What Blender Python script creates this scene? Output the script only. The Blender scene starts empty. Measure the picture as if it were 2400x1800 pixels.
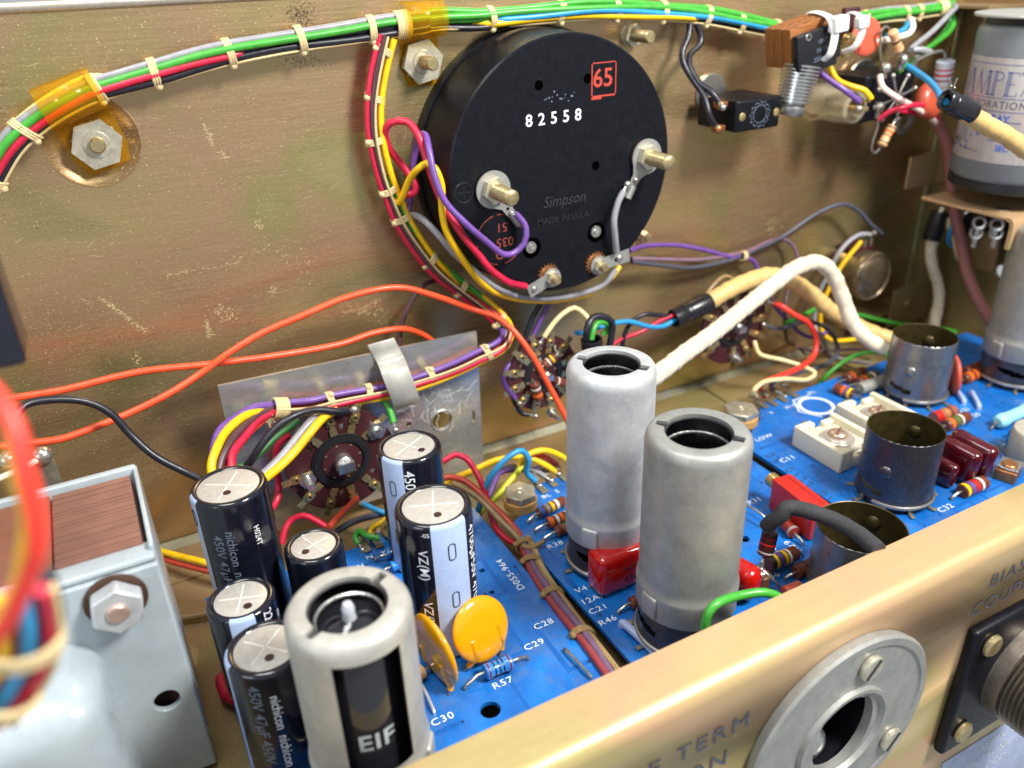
import bpy, bmesh, math, random
from mathutils import Vector as V, Matrix
from mathutils.geometry import delaunay_2d_cdt
random.seed(7)
sc = bpy.context.scene
PI = math.pi
# ------------------------------------------------------------------ camera
# unit: about 0.75 cm.  X runs along the back panel, Y away from the viewer, Z up.
CAM = V((0.0, -30.0, 20.518))
FPX = 1910.0
RX, RY, RZ = V((.884253, -.242098, .399355)), V((-.465711, -.393441, .792664)), V((-.03478, -.8869, -.46065))
def _orth():
    global RX, RY, RZ
    RY = RY.normalized(); RX = (RX - RX.dot(RY)*RY).normalized()
    z = RX.cross(RY); RZ = -z if z.dot(RZ) < 0 else z
_orth()
camd = bpy.data.cameras.new('camera'); cam = bpy.data.objects.new('camera', camd)
sc.collection.objects.link(cam); sc.camera = cam
camd.sensor_fit = 'HORIZONTAL'; camd.sensor_width = 36.0; camd.lens = FPX/2400*36.0
camd.clip_start = 0.1; camd.clip_end = 500
# camera columns in world: right, up, back
cr = V((RX[0], RY[0], RZ[0])); cd = V((RX[1], RY[1], RZ[1])); cf = V((RX[2], RY[2], RZ[2]))
cam.matrix_world = Matrix(((cr.x, -cd.x, -cf.x, CAM.x), (cr.y, -cd.y, -cf.y, CAM.y), (cr.z, -cd.z, -cf.z, CAM.z), (0, 0, 0, 1)))
camd.dof.use_dof = True; camd.dof.focus_distance = 26.5; camd.dof.aperture_fstop = 0.105
# ------------------------------------------------------------------ light
sc.view_settings.view_transform = 'Standard'; sc.view_settings.look = 'None'
sc.view_settings.exposure = 0.35; sc.view_settings.gamma = 1.0
w = bpy.data.worlds.new('World'); sc.world = w; w.use_nodes = True
wn = w.node_tree.nodes; wb = wn['Background']
wb.inputs[0].default_value = (.86, .93, 1.0, 1); wb.inputs[1].default_value = 0.42
def area(name, loc, target, sx, sy, power, col):
    d = bpy.data.lights.new(name, 'AREA'); d.shape = 'RECTANGLE'; d.size = sx; d.size_y = sy; d.energy = power; d.color = col
    o = bpy.data.objects.new(name, d); sc.collection.objects.link(o); o.location = loc
    o.rotation_euler = (V(target)-V(loc)).to_track_quat('-Z', 'Y').to_euler(); return o
area('ceiling_lamp', (34, -44, 54), (14, -5, 5), 13, 13, 60000, (1, .97, .92))
area('ceiling_lamp', (-6, -14, 58), (6, -8, 4), 30, 12, 14000, (1, .97, .93))
area('window_light', (-46, -34, 30), (8, -8, 5), 26, 20, 7000, (.86, .93, 1))
# ------------------------------------------------------------------ helpers
def ray(u, v):
    c = V(((u-1200)/FPX, (v-900)/FPX, 1.0)); return V((RX.dot(c), RY.dot(c), RZ.dot(c)))
def at(u, v, x=None, y=None, z=None):
    """point of a known plane of the set that the survey photo saw at (u, v)"""
    r = ray(u, v)
    t = (x-CAM.x)/r.x if x is not None else (y-CAM.y)/r.y if y is not None else (z-CAM.z)/r.z
    return CAM + r*t
def P3(p):
    if isinstance(p, V): return p
    if len(p) == 4: return at(p[0], p[1], **{p[2]: p[3]})
    return at(p[0], p[1], y=p[2]) if p[2] <= 0 else at(p[0], p[1], z=p[2])
def frame(o, z, x=None):
    z = V(z).normalized(); x = V(x) if x is not None else (V((1, 0, 0)) if abs(z.x) < .9 else V((0, 1, 0)))
    x = (x - x.dot(z)*z).normalized(); y = z.cross(x)
    return Matrix(((x.x, y.x, z.x, o[0]), (x.y, y.y, z.y, o[1]), (x.z, y.z, z.z, o[2]), (0, 0, 0, 1)))
def spline(pts, step=.25):
    if len(pts) < 3: return [V(p) for p in pts]
    P = [2*pts[0]-pts[1]] + list(pts) + [2*pts[-1]-pts[-2]]; out = []
    for i in range(1, len(P)-2):
        a, b, c, d = P[i-1], P[i], P[i+1], P[i+2]
        t0 = 0; t1 = t0+max((b-a).length, 1e-4)**.5; t2 = t1+max((c-b).length, 1e-4)**.5; t3 = t2+max((d-c).length, 1e-4)**.5
        n = max(2, min(24, int((c-b).length/step)))
        for k in range(n):
            t = t1+(t2-t1)*k/n
            a1 = a*((t1-t)/(t1-t0))+b*((t-t0)/(t1-t0)); a2 = b*((t2-t)/(t2-t1))+c*((t-t1)/(t2-t1)); a3 = c*((t3-t)/(t3-t2))+d*((t-t2)/(t3-t2))
            b1 = a1*((t2-t)/(t2-t0))+a2*((t-t0)/(t2-t0)); b2 = a2*((t3-t)/(t3-t1))+a3*((t-t1)/(t3-t1))
            out.append(b1*((t2-t)/(t2-t1))+b2*((t-t1)/(t2-t1)))
    out.append(V(pts[-1])); return out
class MB:
    def __init__(s): s.v = []; s.f = []; s.mi = []; s.k = 0
    def add(s, vs, fs, M=None):
        n = len(s.v)
        for q in vs: s.v.append((M @ V(q))[:] if M is not None else tuple(q))
        for f in fs: s.f.append(tuple(i+n for i in f)); s.mi.append(s.k)
        return s
    def box(s, c, d, M=None, bev=0.0):
        bm = bmesh.new(); bmesh.ops.create_cube(bm, size=1)
        for q in bm.verts: q.co = V((c[0]+q.co.x*d[0], c[1]+q.co.y*d[1], c[2]+q.co.z*d[2]))
        if bev: bmesh.ops.bevel(bm, geom=bm.edges[:], offset=bev, segments=3, affect='EDGES', profile=.5)
        bm.verts.index_update(); s.add([q.co.copy() for q in bm.verts], [[q.index for q in f.verts] for f in bm.faces], M); bm.free(); return s
    def lathe(s, prof, M=None, n=32, skip=None):
        vs = []; fs = []; m = len(prof)
        for r, z in prof:
            for k in range(n): a = 2*PI*k/n; vs.append((r*math.cos(a), r*math.sin(a), z))
        for i in range(m-1):
            for k in range(n):
                if skip and skip(360*(k+.5)/n, (prof[i][1]+prof[i+1][1])/2, prof[i][0]): continue
                k2 = (k+1) % n; fs.append((i*n+k, i*n+k2, (i+1)*n+k2, (i+1)*n+k))
        return s.add(vs, fs, M)
    def cyl(s, r, z0, z1, M=None, n=24, bev=0.0):
        b = bev or min(r, abs(z1-z0))*.04
        return s.lathe([(1e-4, z0), (r-b, z0), (r, z0+b), (r, z1-b), (r-b, z1), (1e-4, z1)], M, n)
    def tube(s, pts, r, n=8, flat=1.0, up=None, wob=0.0):
        pts = [V(p) for p in pts]; m = len(pts); vs = []; fs = []; x = None
        for i, p in enumerate(pts):
            t = (pts[min(i+1, m-1)]-pts[max(i-1, 0)])
            t = t.normalized() if t.length > 1e-6 else V((0, 0, 1))
            if x is None: x = V(up) if up is not None else (V((0, 0, 1)) if abs(t.z) < .9 else V((1, 0, 0)))
            x = x - x.dot(t)*t
            x = x.normalized() if x.length > 1e-5 else t.orthogonal().normalized()
            y = t.cross(x); rr = r[i] if isinstance(r, (list, tuple)) else r
            if wob: rr *= 1+wob*math.sin(i*1.7+p.x*3)*math.sin(i*.6+1)
            for k in range(n):
                a = 2*PI*k/n; vs.append(p+x*(rr*math.cos(a))+y*(rr*flat*math.sin(a)))
        for i in range(m-1):
            for k in range(n): k2 = (k+1) % n; fs.append((i*n+k, i*n+k2, (i+1)*n+k2, (i+1)*n+k))
        fs.append(tuple(range(n-1, -1, -1))); fs.append(tuple((m-1)*n+k for k in range(n)))
        return s.add(vs, fs)
    def prism(s, poly, h, M=None, holes=()):
        loops = [list(poly)]+[list(q) for q in holes]
        flat = [q for l in loops for q in l]; n = len(flat); ed = []; o = 0
        for l in loops: ed += [(o+k, o+(k+1) % len(l)) for k in range(len(l))]; o += len(l)
        rv, _, rf, _, _, _ = delaunay_2d_cdt([V(q) for q in flat], ed, [], 1, 1e-6)
        def inside(c, l):
            r = False
            for i in range(len(l)):
                (x1, y1), (x2, y2) = l[i], l[i-1]
                if (y1 > c[1]) != (y2 > c[1]) and c[0] < (x2-x1)*(c[1]-y1)/(y2-y1)+x1: r = not r
            return r
        vs = [(a, b, 0) for a, b in flat]+[(a, b, h) for a, b in flat]; fs = []; m = len(rv); k0 = 2*n
        vs += [(q[0], q[1], 0) for q in rv]+[(q[0], q[1], h) for q in rv]
        for f in rf:
            c = (sum(rv[i][0] for i in f)/len(f), sum(rv[i][1] for i in f)/len(f))
            if not inside(c, loops[0]) or any(inside(c, l) for l in loops[1:]): continue
            A = sum(rv[f[i-1]][0]*rv[f[i]][1]-rv[f[i]][0]*rv[f[i-1]][1] for i in range(len(f)))
            t = tuple(f) if A > 0 else tuple(f)[::-1]
            fs.append(tuple(i+k0+m for i in t)); fs.append(tuple(i+k0 for i in t[::-1]))
        o = 0
        for l in loops:
            m = len(l)
            for k in range(m): k2 = (k+1) % m; fs.append((o+k, o+k2, o+k2+n, o+k+n))
            o += m
        return s.add(vs, fs, M)
    def ball(s, r, M=None, n=16, m=8, sz=1.0):
        return s.lathe([(max(1e-4, r*math.sin(PI*i/m)), -r*sz*math.cos(PI*i/m)) for i in range(m+1)], M, n)
    def ring(s, R, r, M=None, n=36, m=8, a0=0, a1=360):
        pts = [V((R*math.cos(math.radians(a0+(a1-a0)*k/n)), R*math.sin(math.radians(a0+(a1-a0)*k/n)), 0)) for k in range(n+1)]
        if M is not None: pts = [M @ p for p in pts]
        return s.tube(pts, r, m)
    def build(s, name, mats, parent=None, angle=40, kind=None):
        me = bpy.data.meshes.new(name); me.from_pydata(s.v, [], s.f)
        for m in (mats if isinstance(mats, (list, tuple)) else [mats]): me.materials.append(m)
        me.polygons.foreach_set('material_index', s.mi); me.polygons.foreach_set('use_smooth', [True]*len(me.polygons))
        bm = bmesh.new(); bm.from_mesh(me); bmesh.ops.remove_doubles(bm, verts=bm.verts[:], dist=1e-4)
        bmesh.ops.recalc_face_normals(bm, faces=bm.faces[:]); bm.to_mesh(me); bm.free()
        me.set_sharp_from_angle(angle=math.radians(angle))
        o = bpy.data.objects.new(name, me); sc.collection.objects.link(o)
        if parent is not None: put(o, parent)
        if kind: o['kind'] = kind
        return o
def put(o, parent):
    o.parent = parent
    r = parent
    m = Matrix.Identity(4)
    while r is not None: m = r.matrix_basis.copy() if r.parent is None else m; r = r.parent
    o.matrix_parent_inverse = m.inverted() if parent.parent is None else Matrix.Identity(4)
def thing(name, label, cat, loc=(0, 0, 0), group=None):
    o = bpy.data.objects.new(name, None); sc.collection.objects.link(o); o.location = loc; o.empty_display_size = .2
    o['label'] = label; o['category'] = cat
    if group: o['group'] = group
    return o
def tag(o, label, cat, group=None):
    o['label'] = label; o['category'] = cat
    if group: o['group'] = group
    return o
# text --------------------------------------------------------------------
_fc = bpy.data.curves.new('lettering', 'FONT'); _fo = bpy.data.objects.new('lettering', _fc); sc.collection.objects.link(_fo)
_tc = {}
def glyphs(s, size=1.0, bold=0.0, shear=0.0, space=1.0):
    key = (s, bold, shear, space)
    if key not in _tc:
        _fc.body = s; _fc.size = 1; _fc.offset = bold; _fc.shear = shear; _fc.space_character = space; _fc.align_x = 'CENTER'; _fc.align_y = 'CENTER'; _fc.resolution_u = 3
        dg = bpy.context.evaluated_depsgraph_get(); dg.update()
        me = bpy.data.meshes.new_from_object(_fo.evaluated_get(dg), depsgraph=dg)
        _tc[key] = ([v.co.copy() for v in me.vertices], [tuple(p.vertices) for p in me.polygons]); bpy.data.meshes.remove(me)
    vs, fs = _tc[key]; return [(v.x*size, v.y*size) for v in vs], fs
def text(mb, s, size, fn, **k):
    vs, fs = glyphs(s, size, **k); return mb.add([fn(x, y) for x, y in vs], fs)
def flat_fn(o, xd, yd, stretch=1.0):
    o, xd, yd = V(o), V(xd).normalized(), V(yd).normalized(); return lambda x, y: o+xd*(x*stretch)+yd*y
# materials ---------------------------------------------------------------
def H(h, k=1.0):
    c = [int(h[i:i+2], 16)/255 for i in (1, 3, 5)]; return tuple(k*(x/12.92 if x <= .04045 else ((x+.055)/1.055)**2.4) for x in c)
_mc = {}
class NT:
    def __init__(s, name):
        s.m = bpy.data.materials.new(name); s.m.use_nodes = True; s.t = s.m.node_tree; s.b = s.t.nodes['Principled BSDF']
        s.co = s.t.nodes.new('ShaderNodeTexCoord').outputs['Object']
    def new(s, t, **k):
        n = s.t.nodes.new(t)
        for a, b in k.items():
            if a.startswith('i_'):
                i = n.inputs[a[2:].replace('_', ' ')]; (s.t.links.new(b, i) if isinstance(b, bpy.types.NodeSocket) else setattr(i, 'default_value', b))
            else: setattr(n, a, b)
        return n
    def map(s, scale, rot=(0, 0, 0)): return s.new('ShaderNodeMapping', i_Vector=s.co, i_Scale=scale, i_Rotation=rot).outputs[0]
    def noise(s, scale, vec=None, detail=4, rough=.55, dist=0): return s.new('ShaderNodeTexNoise', i_Vector=vec or s.co, i_Scale=scale, i_Detail=detail, i_Roughness=rough, i_Distortion=dist).outputs['Fac']
    def ramp(s, fac, stops):
        n = s.new('ShaderNodeValToRGB', i_Fac=fac); e = n.color_ramp.elements
        while len(e) < len(stops): e.new(.5)
        for i, (p, c) in enumerate(stops): e[i].position = p; e[i].color = (*c, 1) if len(c) == 3 else c
        return n.outputs[0]
    def mix(s, fac, a, b, mode='MIX'):
        n = s.new('ShaderNodeMix', data_type='RGBA', blend_type=mode)
        for i, x in ((0, fac), (6, a), (7, b)):
            if isinstance(x, bpy.types.NodeSocket): s.t.links.new(x, n.inputs[i])
            else: n.inputs[i].default_value = x if not isinstance(x, tuple) else (*x, 1) if len(x) == 3 else x
        return n.outputs[2]
    def rng(s, fac, a, b, c, d): return s.new('ShaderNodeMapRange', i_Value=fac, i_From_Min=a, i_From_Max=b, i_To_Min=c, i_To_Max=d).outputs[0]
    def set(s, **k):
        for a, b in k.items():
            i = s.b.inputs[a.replace('_', ' ')]
            if isinstance(b, bpy.types.NodeSocket): s.t.links.new(b, i)
            else: i.default_value = (*b, 1) if isinstance(b, tuple) and len(b) == 3 else b
        return s
    def bump(s, h, strength=.2, dist=.02):
        n = s.new('ShaderNodeBump', i_Height=h, i_Strength=strength, i_Distance=dist); s.t.links.new(n.outputs[0], s.b.inputs['Normal'])
def mat(name, col, rough=.45, metal=0.0, var=.14, scale=2.5, bump=0.0, bscale=30, coat=0.0, dirt=0.0, dcol=(.16, .12, .07), spec=.5):
    if name in _mc: return _mc[name]
    s = NT(name); n = s.noise(scale, detail=5)
    c = s.ramp(n, [(.3, tuple(x*(1-var) for x in col)), (.7, tuple(min(1, x*(1+var)) for x in col))])
    if dirt:
        d = s.noise(scale*3.1, detail=8, rough=.7); c = s.mix(s.rng(d, .52, .75, 0, dirt), c, dcol)
    s.set(Base_Color=c, Roughness=s.rng(s.noise(scale*4, detail=6), .3, .7, max(.02, rough-.08), min(1, rough+.1)), Metallic=metal, Coat_Weight=coat, Specular_IOR_Level=spec)
    if bump: s.bump(s.noise(bscale, detail=4), bump, .03)
    _mc[name] = s.m; return s.m
# chassis steel: yellow passivated, brushed, iridescent, dusty
def gold(name, brushed=1.0, tint=1.0, dust=.5, rough=.36, mul=None, metal=.72):
    s = NT(name)
    a = s.noise(.13, s.map((1, 1, 1.5)), 2, .45, .5)
    c = s.ramp(a, [(.25, H('#8a8450', tint)), (.42, H('#b49c68', tint)), (.55, H('#b8966c', tint)), (.66, H('#a89a60', tint)), (.82, H('#cdb684', tint))])
    pk = s.noise(.17, s.map((.6, 1, 1.5), (0, .2, 0)), 2, .45, .6)
    c = s.mix(s.rng(pk, .55, .75, 0, .22), c, H('#b4846a', tint)); gk = s.noise(.19, s.map((.6, 1, 1.6), (0, .9, 0)), 2, .45, .6)
    c = s.mix(s.rng(gk, .58, .74, 0, .24), c, H('#969a5c', tint))
    st = s.noise(1.0, s.map((.35, 3, 16), (0, .06, 0)), 5, .7)
    c = s.mix(s.rng(st, .45, .7, 0, .30*brushed), c, H('#d2bf92', tint))
    fine = s.noise(1.0, s.map((1.2, 10, 60), (0, .06, 0)), 4, .7)
    c = s.mix(s.rng(fine, .5, .8, 0, .28*brushed), c, H('#5b4a2a', tint))
    sp = s.noise(16, detail=2, rough=.4); sp2 = s.noise(2.2, s.map((1, 1, 1), (.3, .5, .2)), 6, .6)
    dm = s.rng(sp, .68, .74, 0, dust); c = s.mix(dm, c, H('#d8c8a0'))
    sc1 = s.noise(1.6, s.map((5, 5, .8), (0, .7, 0)), 3, .5); sc2 = s.rng(s.noise(.9), .5, .62, 0, 1)
    sm = s.new('ShaderNodeMath', operation='MULTIPLY'); s.t.links.new(s.rng(sc1, .70, .74, 0, .75), sm.inputs[0]); s.t.links.new(sc2, sm.inputs[1])
    c = s.mix(sm.outputs[0], c, H('#d6c08c'))
    dk = s.noise(5, detail=7, rough=.75); c = s.mix(s.rng(dk, .66, .8, 0, .28), c, H('#33240f'))
    c = s.mix(1.0, c, mul, 'MULTIPLY') if mul else c
    s.set(Base_Color=c, Metallic=s.rng(sp, .6, .72, metal, metal*.3), Roughness=s.rng(st, .3, .7, rough-.07, rough+.12))
    s.bump(fine, .10*brushed+.02, .02)
    _mc[name] = s.m; return s.m
def aluminium(name, col, rough=.42, metal=.85, stain=.3, scol=(.2, .22, .28), streak=(8, 8, 1.2), spec=1):
    s = NT(name); n = s.noise(.9, detail=6, rough=.65, dist=.6); st = s.noise(1.0, s.map(streak), 5, .7); fn = s.noise(22, detail=4, rough=.7)
    c = s.ramp(st, [(.3, tuple(x*.82 for x in col)), (.7, tuple(min(1, x*1.1) for x in col))])
    c = s.mix(s.rng(n, .5, .68, 0, stain), c, scol); c = s.mix(s.rng(fn, .6, .72, 0, .35), c, tuple(x*.55 for x in col))
    sp = s.noise(30, s.map((1, 1, .6), (.4, .2, .9)), 2, .4); c = s.mix(s.rng(sp, .7, .75, 0, .6), c, (.8, .8, .78))
    s.set(Base_Color=c, Metallic=metal, Roughness=s.rng(n, .3, .7, rough-.06, rough+.14)); dn = s.noise(1.1, s.map((1, 1, .7)), 2, .5); b1 = s.new('ShaderNodeBump', i_Height=dn, i_Strength=.25, i_Distance=.12); b2 = s.new('ShaderNodeBump', i_Height=fn, i_Strength=.07, i_Distance=.02, i_Normal=b1.outputs[0]); s.t.links.new(b2.outputs[0], s.b.inputs['Normal'])
    _mc[name] = s.m; return s.m
def pcbmat(name, dirt=.7, seed=0.0):
    s = NT(name); n = s.noise(.55, s.map((1, 1, 1), (0, 0, seed)), 4, .5, .5); d = s.noise(1.1, s.map((1, 1, 1), (0, 0, seed+2)), 9, .72, .3); g = s.noise(9, detail=8, rough=.8)
    c = s.ramp(n, [(.3, H('#10569e')), (.55, H('#1468b8')), (.75, H('#197ad4'))])
    pr = s.noise(2.5, s.map((1, .35, 1), (0, 0, .3)), 2, .3); c = s.mix(s.rng(pr, .5, .53, 0, .22), c, H('#0f55a8'))
    dm = s.new('ShaderNodeMath', operation='MULTIPLY'); s.t.links.new(s.rng(d, .50, .68, 0, dirt), dm.inputs[0]); s.t.links.new(s.rng(g, .4, .66, .15, 1), dm.inputs[1])
    c = s.mix(dm.outputs[0], c, H('#5f6468')); sp = s.noise(20, detail=2); c = s.mix(s.rng(sp, .69, .75, 0, .6), c, H('#b7b7a8'))
    s.set(Base_Color=c, Roughness=s.rng(dm.outputs[0], 0, .6, .26, .7), Specular_IOR_Level=.55); s.bump(g, .05, .02); _mc[name] = s.m; return s.m
GOLD = gold('yellow_passivated_steel', .42, 1.0, .5, .27, (1.06, 1.07, 1.22), metal=.78)
FLOOR = gold('dusty_steel', .35, .58, .8, .55, metal=.3)
LIP = gold('pale_steel', .10, 1.16, .15, .33, (.97, .95, 1.08), .30)
BROWN = gold('brown_steel', .15, .6, .25, .5, metal=.45)
ALU = aluminium('aluminium', H('#c6c8c8'), .48, .45, .45, H('#88919f'), (2, 2, 1.5))
ALU2 = aluminium('grey_aluminium', H('#9f9f9a'), .46, .5, .25, H('#74787a'), (2, 2, 1.5))
ALU3 = aluminium('bright_aluminium', H('#b6b4ac'), .46, .4, .12, H('#bdbbb3'), (2, 2, 1.5))
PLATE = aluminium('plate_aluminium', H('#c6c7c3'), .24, .75, .25, H('#8d959a'), (1.2, 3, 5))
TIN = aluminium('tinned_steel', H('#a5a5a6'), .34, .85, .5, H('#3d4250'))
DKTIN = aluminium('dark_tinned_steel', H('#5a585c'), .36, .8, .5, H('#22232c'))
BLUED = aluminium('blued_tin', H('#8f8f90'), .33, .8, .55, H('#3c4250'))
OLIVE = mat('olive_lacquer', H('#4a4022'), .38, .55, .3, 3, dirt=.35, dcol=(.02, .015, .01))
PCB = pcbmat('blue_board', .8, .4); PCB2 = pcbmat('blue_board_two', .5, 1.7); PCB3 = pcbmat('blue_board_three', .55, 3.0)
BAKE = mat('black_bakelite', (.0045, .005, .008), .36, 0, .35, 3, bump=.04, bscale=40, dirt=.05, dcol=(.04, .04, .05), spec=.22)
BLK = mat('black_plastic', (.010, .010, .013), .28, 0, .2, 4, dirt=.10, dcol=(.08, .08, .09))
SLEEVE = mat('capacitor_sleeve', (.006, .007, .014), .13, 0, .2, 4, coat=.4)
RUB = mat('black_rubber', (.012, .012, .014), .42, 0, .2, 4)
CAPTOP = mat('capacitor_can_top', H('#bab7b0'), .42, .35, .10, 6, bump=.05, bscale=60)
STRIPE = mat('pale_blue_print', H('#a9bde0'), .3, 0, .05, 3)
WHITE = mat('white_ink', (.8, .82, .85), .5, 0, .12, 12)
DIMINK = mat('grey_ink', H('#6a7486'), .4, 0, .2, 8)
SILK = mat('silkscreen_white', (.72, .78, .82), .5, 0, .15, 12)
REDINK = mat('red_ink', H('#b03c2c'), .55, 0, .3, 14)
DIMRED = mat('faded_red_ink', H('#8c3a2c'), .6, 0, .35, 14)
NAVY = mat('navy_ink', H('#2b3c8c'), .4, 0, .1, 6)
BLACKINK = mat('black_ink', (.012, .012, .016), .5, 0, .1, 6)
GREYINK = mat('slate_ink', H('#4c4f5a'), .85, 0, .35, 6, spec=.1)
BRASS = mat('tarnished_brass', H('#c4ae7a'), .28, .8, .3, 5, dirt=.3, dcol=H('#4a3a1c'))
STUD = mat('zinc_plated_stud', H('#b7a67c'), .36, .8, .22, 4, dirt=.3, dcol=H('#6c5a38'))
NUT = mat('zinc_plated_nut', H('#cbc5b0'), .38, .75, .2, 4, dirt=.3, dcol=H('#7a6a48'))
STEEL = mat('bright_steel', H('#c2c2c0'), .27, .9, .15, 5)
SOLDER = mat('solder', H('#b9b6ae'), .26, .85, .3, 9, bump=.2, bscale=14)
TABM = mat('dull_tinned_tab', H('#857f70'), .5, .6, .25, 6, dirt=.4)
LEAD = mat('component_lead', H('#aaa59b'), .3, .85, .2, 6)
MAROON = mat('maroon_phenolic', H('#3f171b'), .5, 0, .22, 3, bump=.06, bscale=26, dirt=.2, dcol=(.10, .05, .04))
GREYP = mat('grey_paint', H('#a8b3b9'), .26, .10, .08, .9, dirt=.18, dcol=H('#9a9788'), coat=.25)
CANP = mat('grey_can_paint', H('#73787b'), .36, 0, .06, 2)
LAM = mat('lamination_edge', H('#80594b'), .6, .1, .12, 1.5, bump=.1, bscale=20, dirt=.3, dcol=H('#6a473b'))
FIBRE = mat('tan_fibre', H('#b88d4e'), .6, 0, .15, 6)
WOOD = None
CERAM = mat('cream_ceramic', H('#e2d9bd'), .32, 0, .06, 2, dirt=.12, dcol=H('#b8a882'))
MICA = mat('mica_plate', H('#b4aca2'), .3, .35, .1, 5)
COPPER = mat('copper_plate', H('#a87048'), .35, .75, .25, 5)
YDISC = mat('yellow_epoxy', H('#d9960a'), .16, 0, .05, 3, coat=.5)
REDCAP = mat('red_epoxy', H('#b5120c'), .12, 0, .08, 3, coat=.6)
DKRED = mat('dark_red_epoxy', H('#4a0c16'), .14, 0, .1, 3, coat=.5)
ORDISC = mat('orange_disc_epoxy', H('#c2553e'), .4, 0, .1, 4)
REDBOX = mat('red_plastic', H('#b3241c'), .4, 0, .12, 3, dirt=.2, dcol=(.2, .05, .04))
NYL = mat('white_nylon', H('#ecebe6'), .38, 0, .04, 4)
CORD = mat('waxed_lacing_cord', H('#cdb98a'), .65, 0, .14, 12, bump=.25, bscale=30)
CORDD = mat('dirty_lacing_cord', H('#8e7448'), .7, 0, .22, 12, bump=.3, bscale=30)
CLOTHW = mat('cream_cloth_sleeve', H('#d6c9b0'), .6, 0, .16, 3, bump=.5, bscale=6, dirt=.2, dcol=H('#a08a68'))
CLOTHT = mat('tan_cloth_sleeve', H('#cfae70'), .5, 0, .1, 3, bump=.4, bscale=6, dirt=.2, dcol=H('#8a6a34'))
CLOTHB = mat('black_cloth_sleeve', (.03, .03, .034), .75, 0, .4, 20, bump=.6, bscale=26)
MAUVE = mat('mauve_jacket', H('#95605c'), .42, 0, .08, 2)
def wirem(name, h, k=1.0): return mat(name+'_wire_insulation', H(h, k), .36, 0, .14, 2.2, dirt=.28, dcol=H(h, .45), bump=.05, bscale=5)
WR = dict(oldred=wirem('faded_red', '#8e3a3e'), oldpurple=wirem('faded_purple', '#6c5470'), oldtan=wirem('faded_tan', '#a8946a'), red=wirem('crimson', '#c01c3c'), rust=wirem('rust_red', '#b8402c'), orange=wirem('orange', '#e2502a'), yellow=wirem('yellow', '#eebd0a'), green=wirem('green', '#3f9a34'),
    blue=wirem('blue', '#2a8ec4'), purple=wirem('purple', '#6a4790'), grey=wirem('grey', '#8d8d92'), black=wirem('black', '#1c1c26'), brown=wirem('brown', '#4c3034'), white=wirem('white', '#ece3d2'),
    cream=wirem('cream', '#dcc794'), lime=wirem('lime', '#cfd820'), tan=wirem('tan', '#8d744c'), dkgreen=wirem('dark_green', '#2b6a2c'), mauve=wirem('dusky_mauve', '#7d6273'), slate=wirem('slate', '#4a4c58'), scarlet=wirem('scarlet', '#ee3a2c'), pink=wirem('pale_pink', '#ead0c4'))
def clear(name, col, tr, k, rough=.12):
    s = NT(name); s.set(Base_Color=col, Roughness=rough, Coat_Weight=.3); t = s.new('ShaderNodeBsdfTransparent', i_Color=(*tr, 1)); mx = s.new('ShaderNodeMixShader', i_Fac=k)
    s.t.links.new(t.outputs[0], mx.inputs[1]); s.t.links.new(s.b.outputs[0], mx.inputs[2]); s.t.links.new(mx.outputs[0], s.t.nodes['Material Output'].inputs[0]); _mc[name] = s.m; return s.m
AMBER = clear('amber_film', H('#f0b428'), (1.0, .90, .50), .13)
CLEARP = clear('clear_plastic', H('#f2e8cc'), (.97, .95, .88), .20)
GLASS = mat('dark_tube_glass', (.012, .012, .016), .06, 0, .1, 3, coat=.5)
NIP = clear('frosted_glass', (.75, .78, .86), (.85, .88, .95), .6)
def woodm():
    s = NT('laminated_phenolic'); n = s.noise(1.0, s.map((.6, 6, 26), (0, 0, 0)), 5, .7); c = s.ramp(n, [(.3, H('#44230f')), (.5, H('#86501f')), (.72, H('#ab6c36'))])
    s.set(Base_Color=c, Roughness=.5); s.bump(n, .2, .02); return s.m
WOOD = woodm()

GROOVE = mat('bright_groove', H('#e4e2dc'), .35, .2, .05, 6)
def circ(cx, cy, r, n=28, a0=0): return [(cx+r*math.cos(2*PI*k/n+a0), cy+r*math.sin(2*PI*k/n+a0)) for k in range(n)]
def yframe(x, y, z): return frame((x, y, z), (0, -1, 0), (1, 0, 0))     # local z looks at the viewer, local x along the back panel; local y = up
XZ = Matrix(((1, 0, 0, 0), (0, 0, -1, 0), (0, 1, 0, 0), (0, 0, 0, 1)))  # (x, y, h) -> (x, -h, y)
YZ = Matrix(((0, 0, 1, 0), (1, 0, 0, 0), (0, 1, 0, 0), (0, 0, 0, 1)))   # (x, y, h) -> (h, x, y)
def TR(x, y, z): return Matrix.Translation((x, y, z))
# ------------------------------------------------------------------ chassis
ch = thing('metal_chassis', 'open gold passivated steel chassis that holds all the electronics', 'chassis', (12, -9, -.3))
dim = (.42, 15.85)
mb = MB(); mb.prism([(-16, -.3), (41.9, -.3), (41.9, 19.75), (-16, 19.75)], .2, TR(0, .2, 0) @ XZ, [circ(*dim, 1.42, 40)])
bp = mb.build('back_panel', GOLD, ch, 30)
wear = MB(); rnd = random.Random(21)
def fleck(u, v, l, a, w_):
    q = at(u, v, y=-.004); d = V((math.cos(a), 0, math.sin(a)))*l/2; n_ = V((-math.sin(a), 0, math.cos(a)))*w_/2; wear.add([q-d, q+n_, q+d, q-n_], [(0, 1, 2, 3)])
for _ in range(2600):
    u, v = rnd.uniform(0, 2150), rnd.uniform(20, 1050)
    if rnd.random() < .45+.4*math.sin(u*.004+v*.006): fleck(u, v, rnd.uniform(.012, .05), rnd.uniform(0, PI), rnd.uniform(.010, .028))
for _ in range(60): fleck(rnd.uniform(0, 2000), rnd.uniform(150, 950), rnd.uniform(.15, .6), rnd.gauss(.1, .5), .012)
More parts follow.
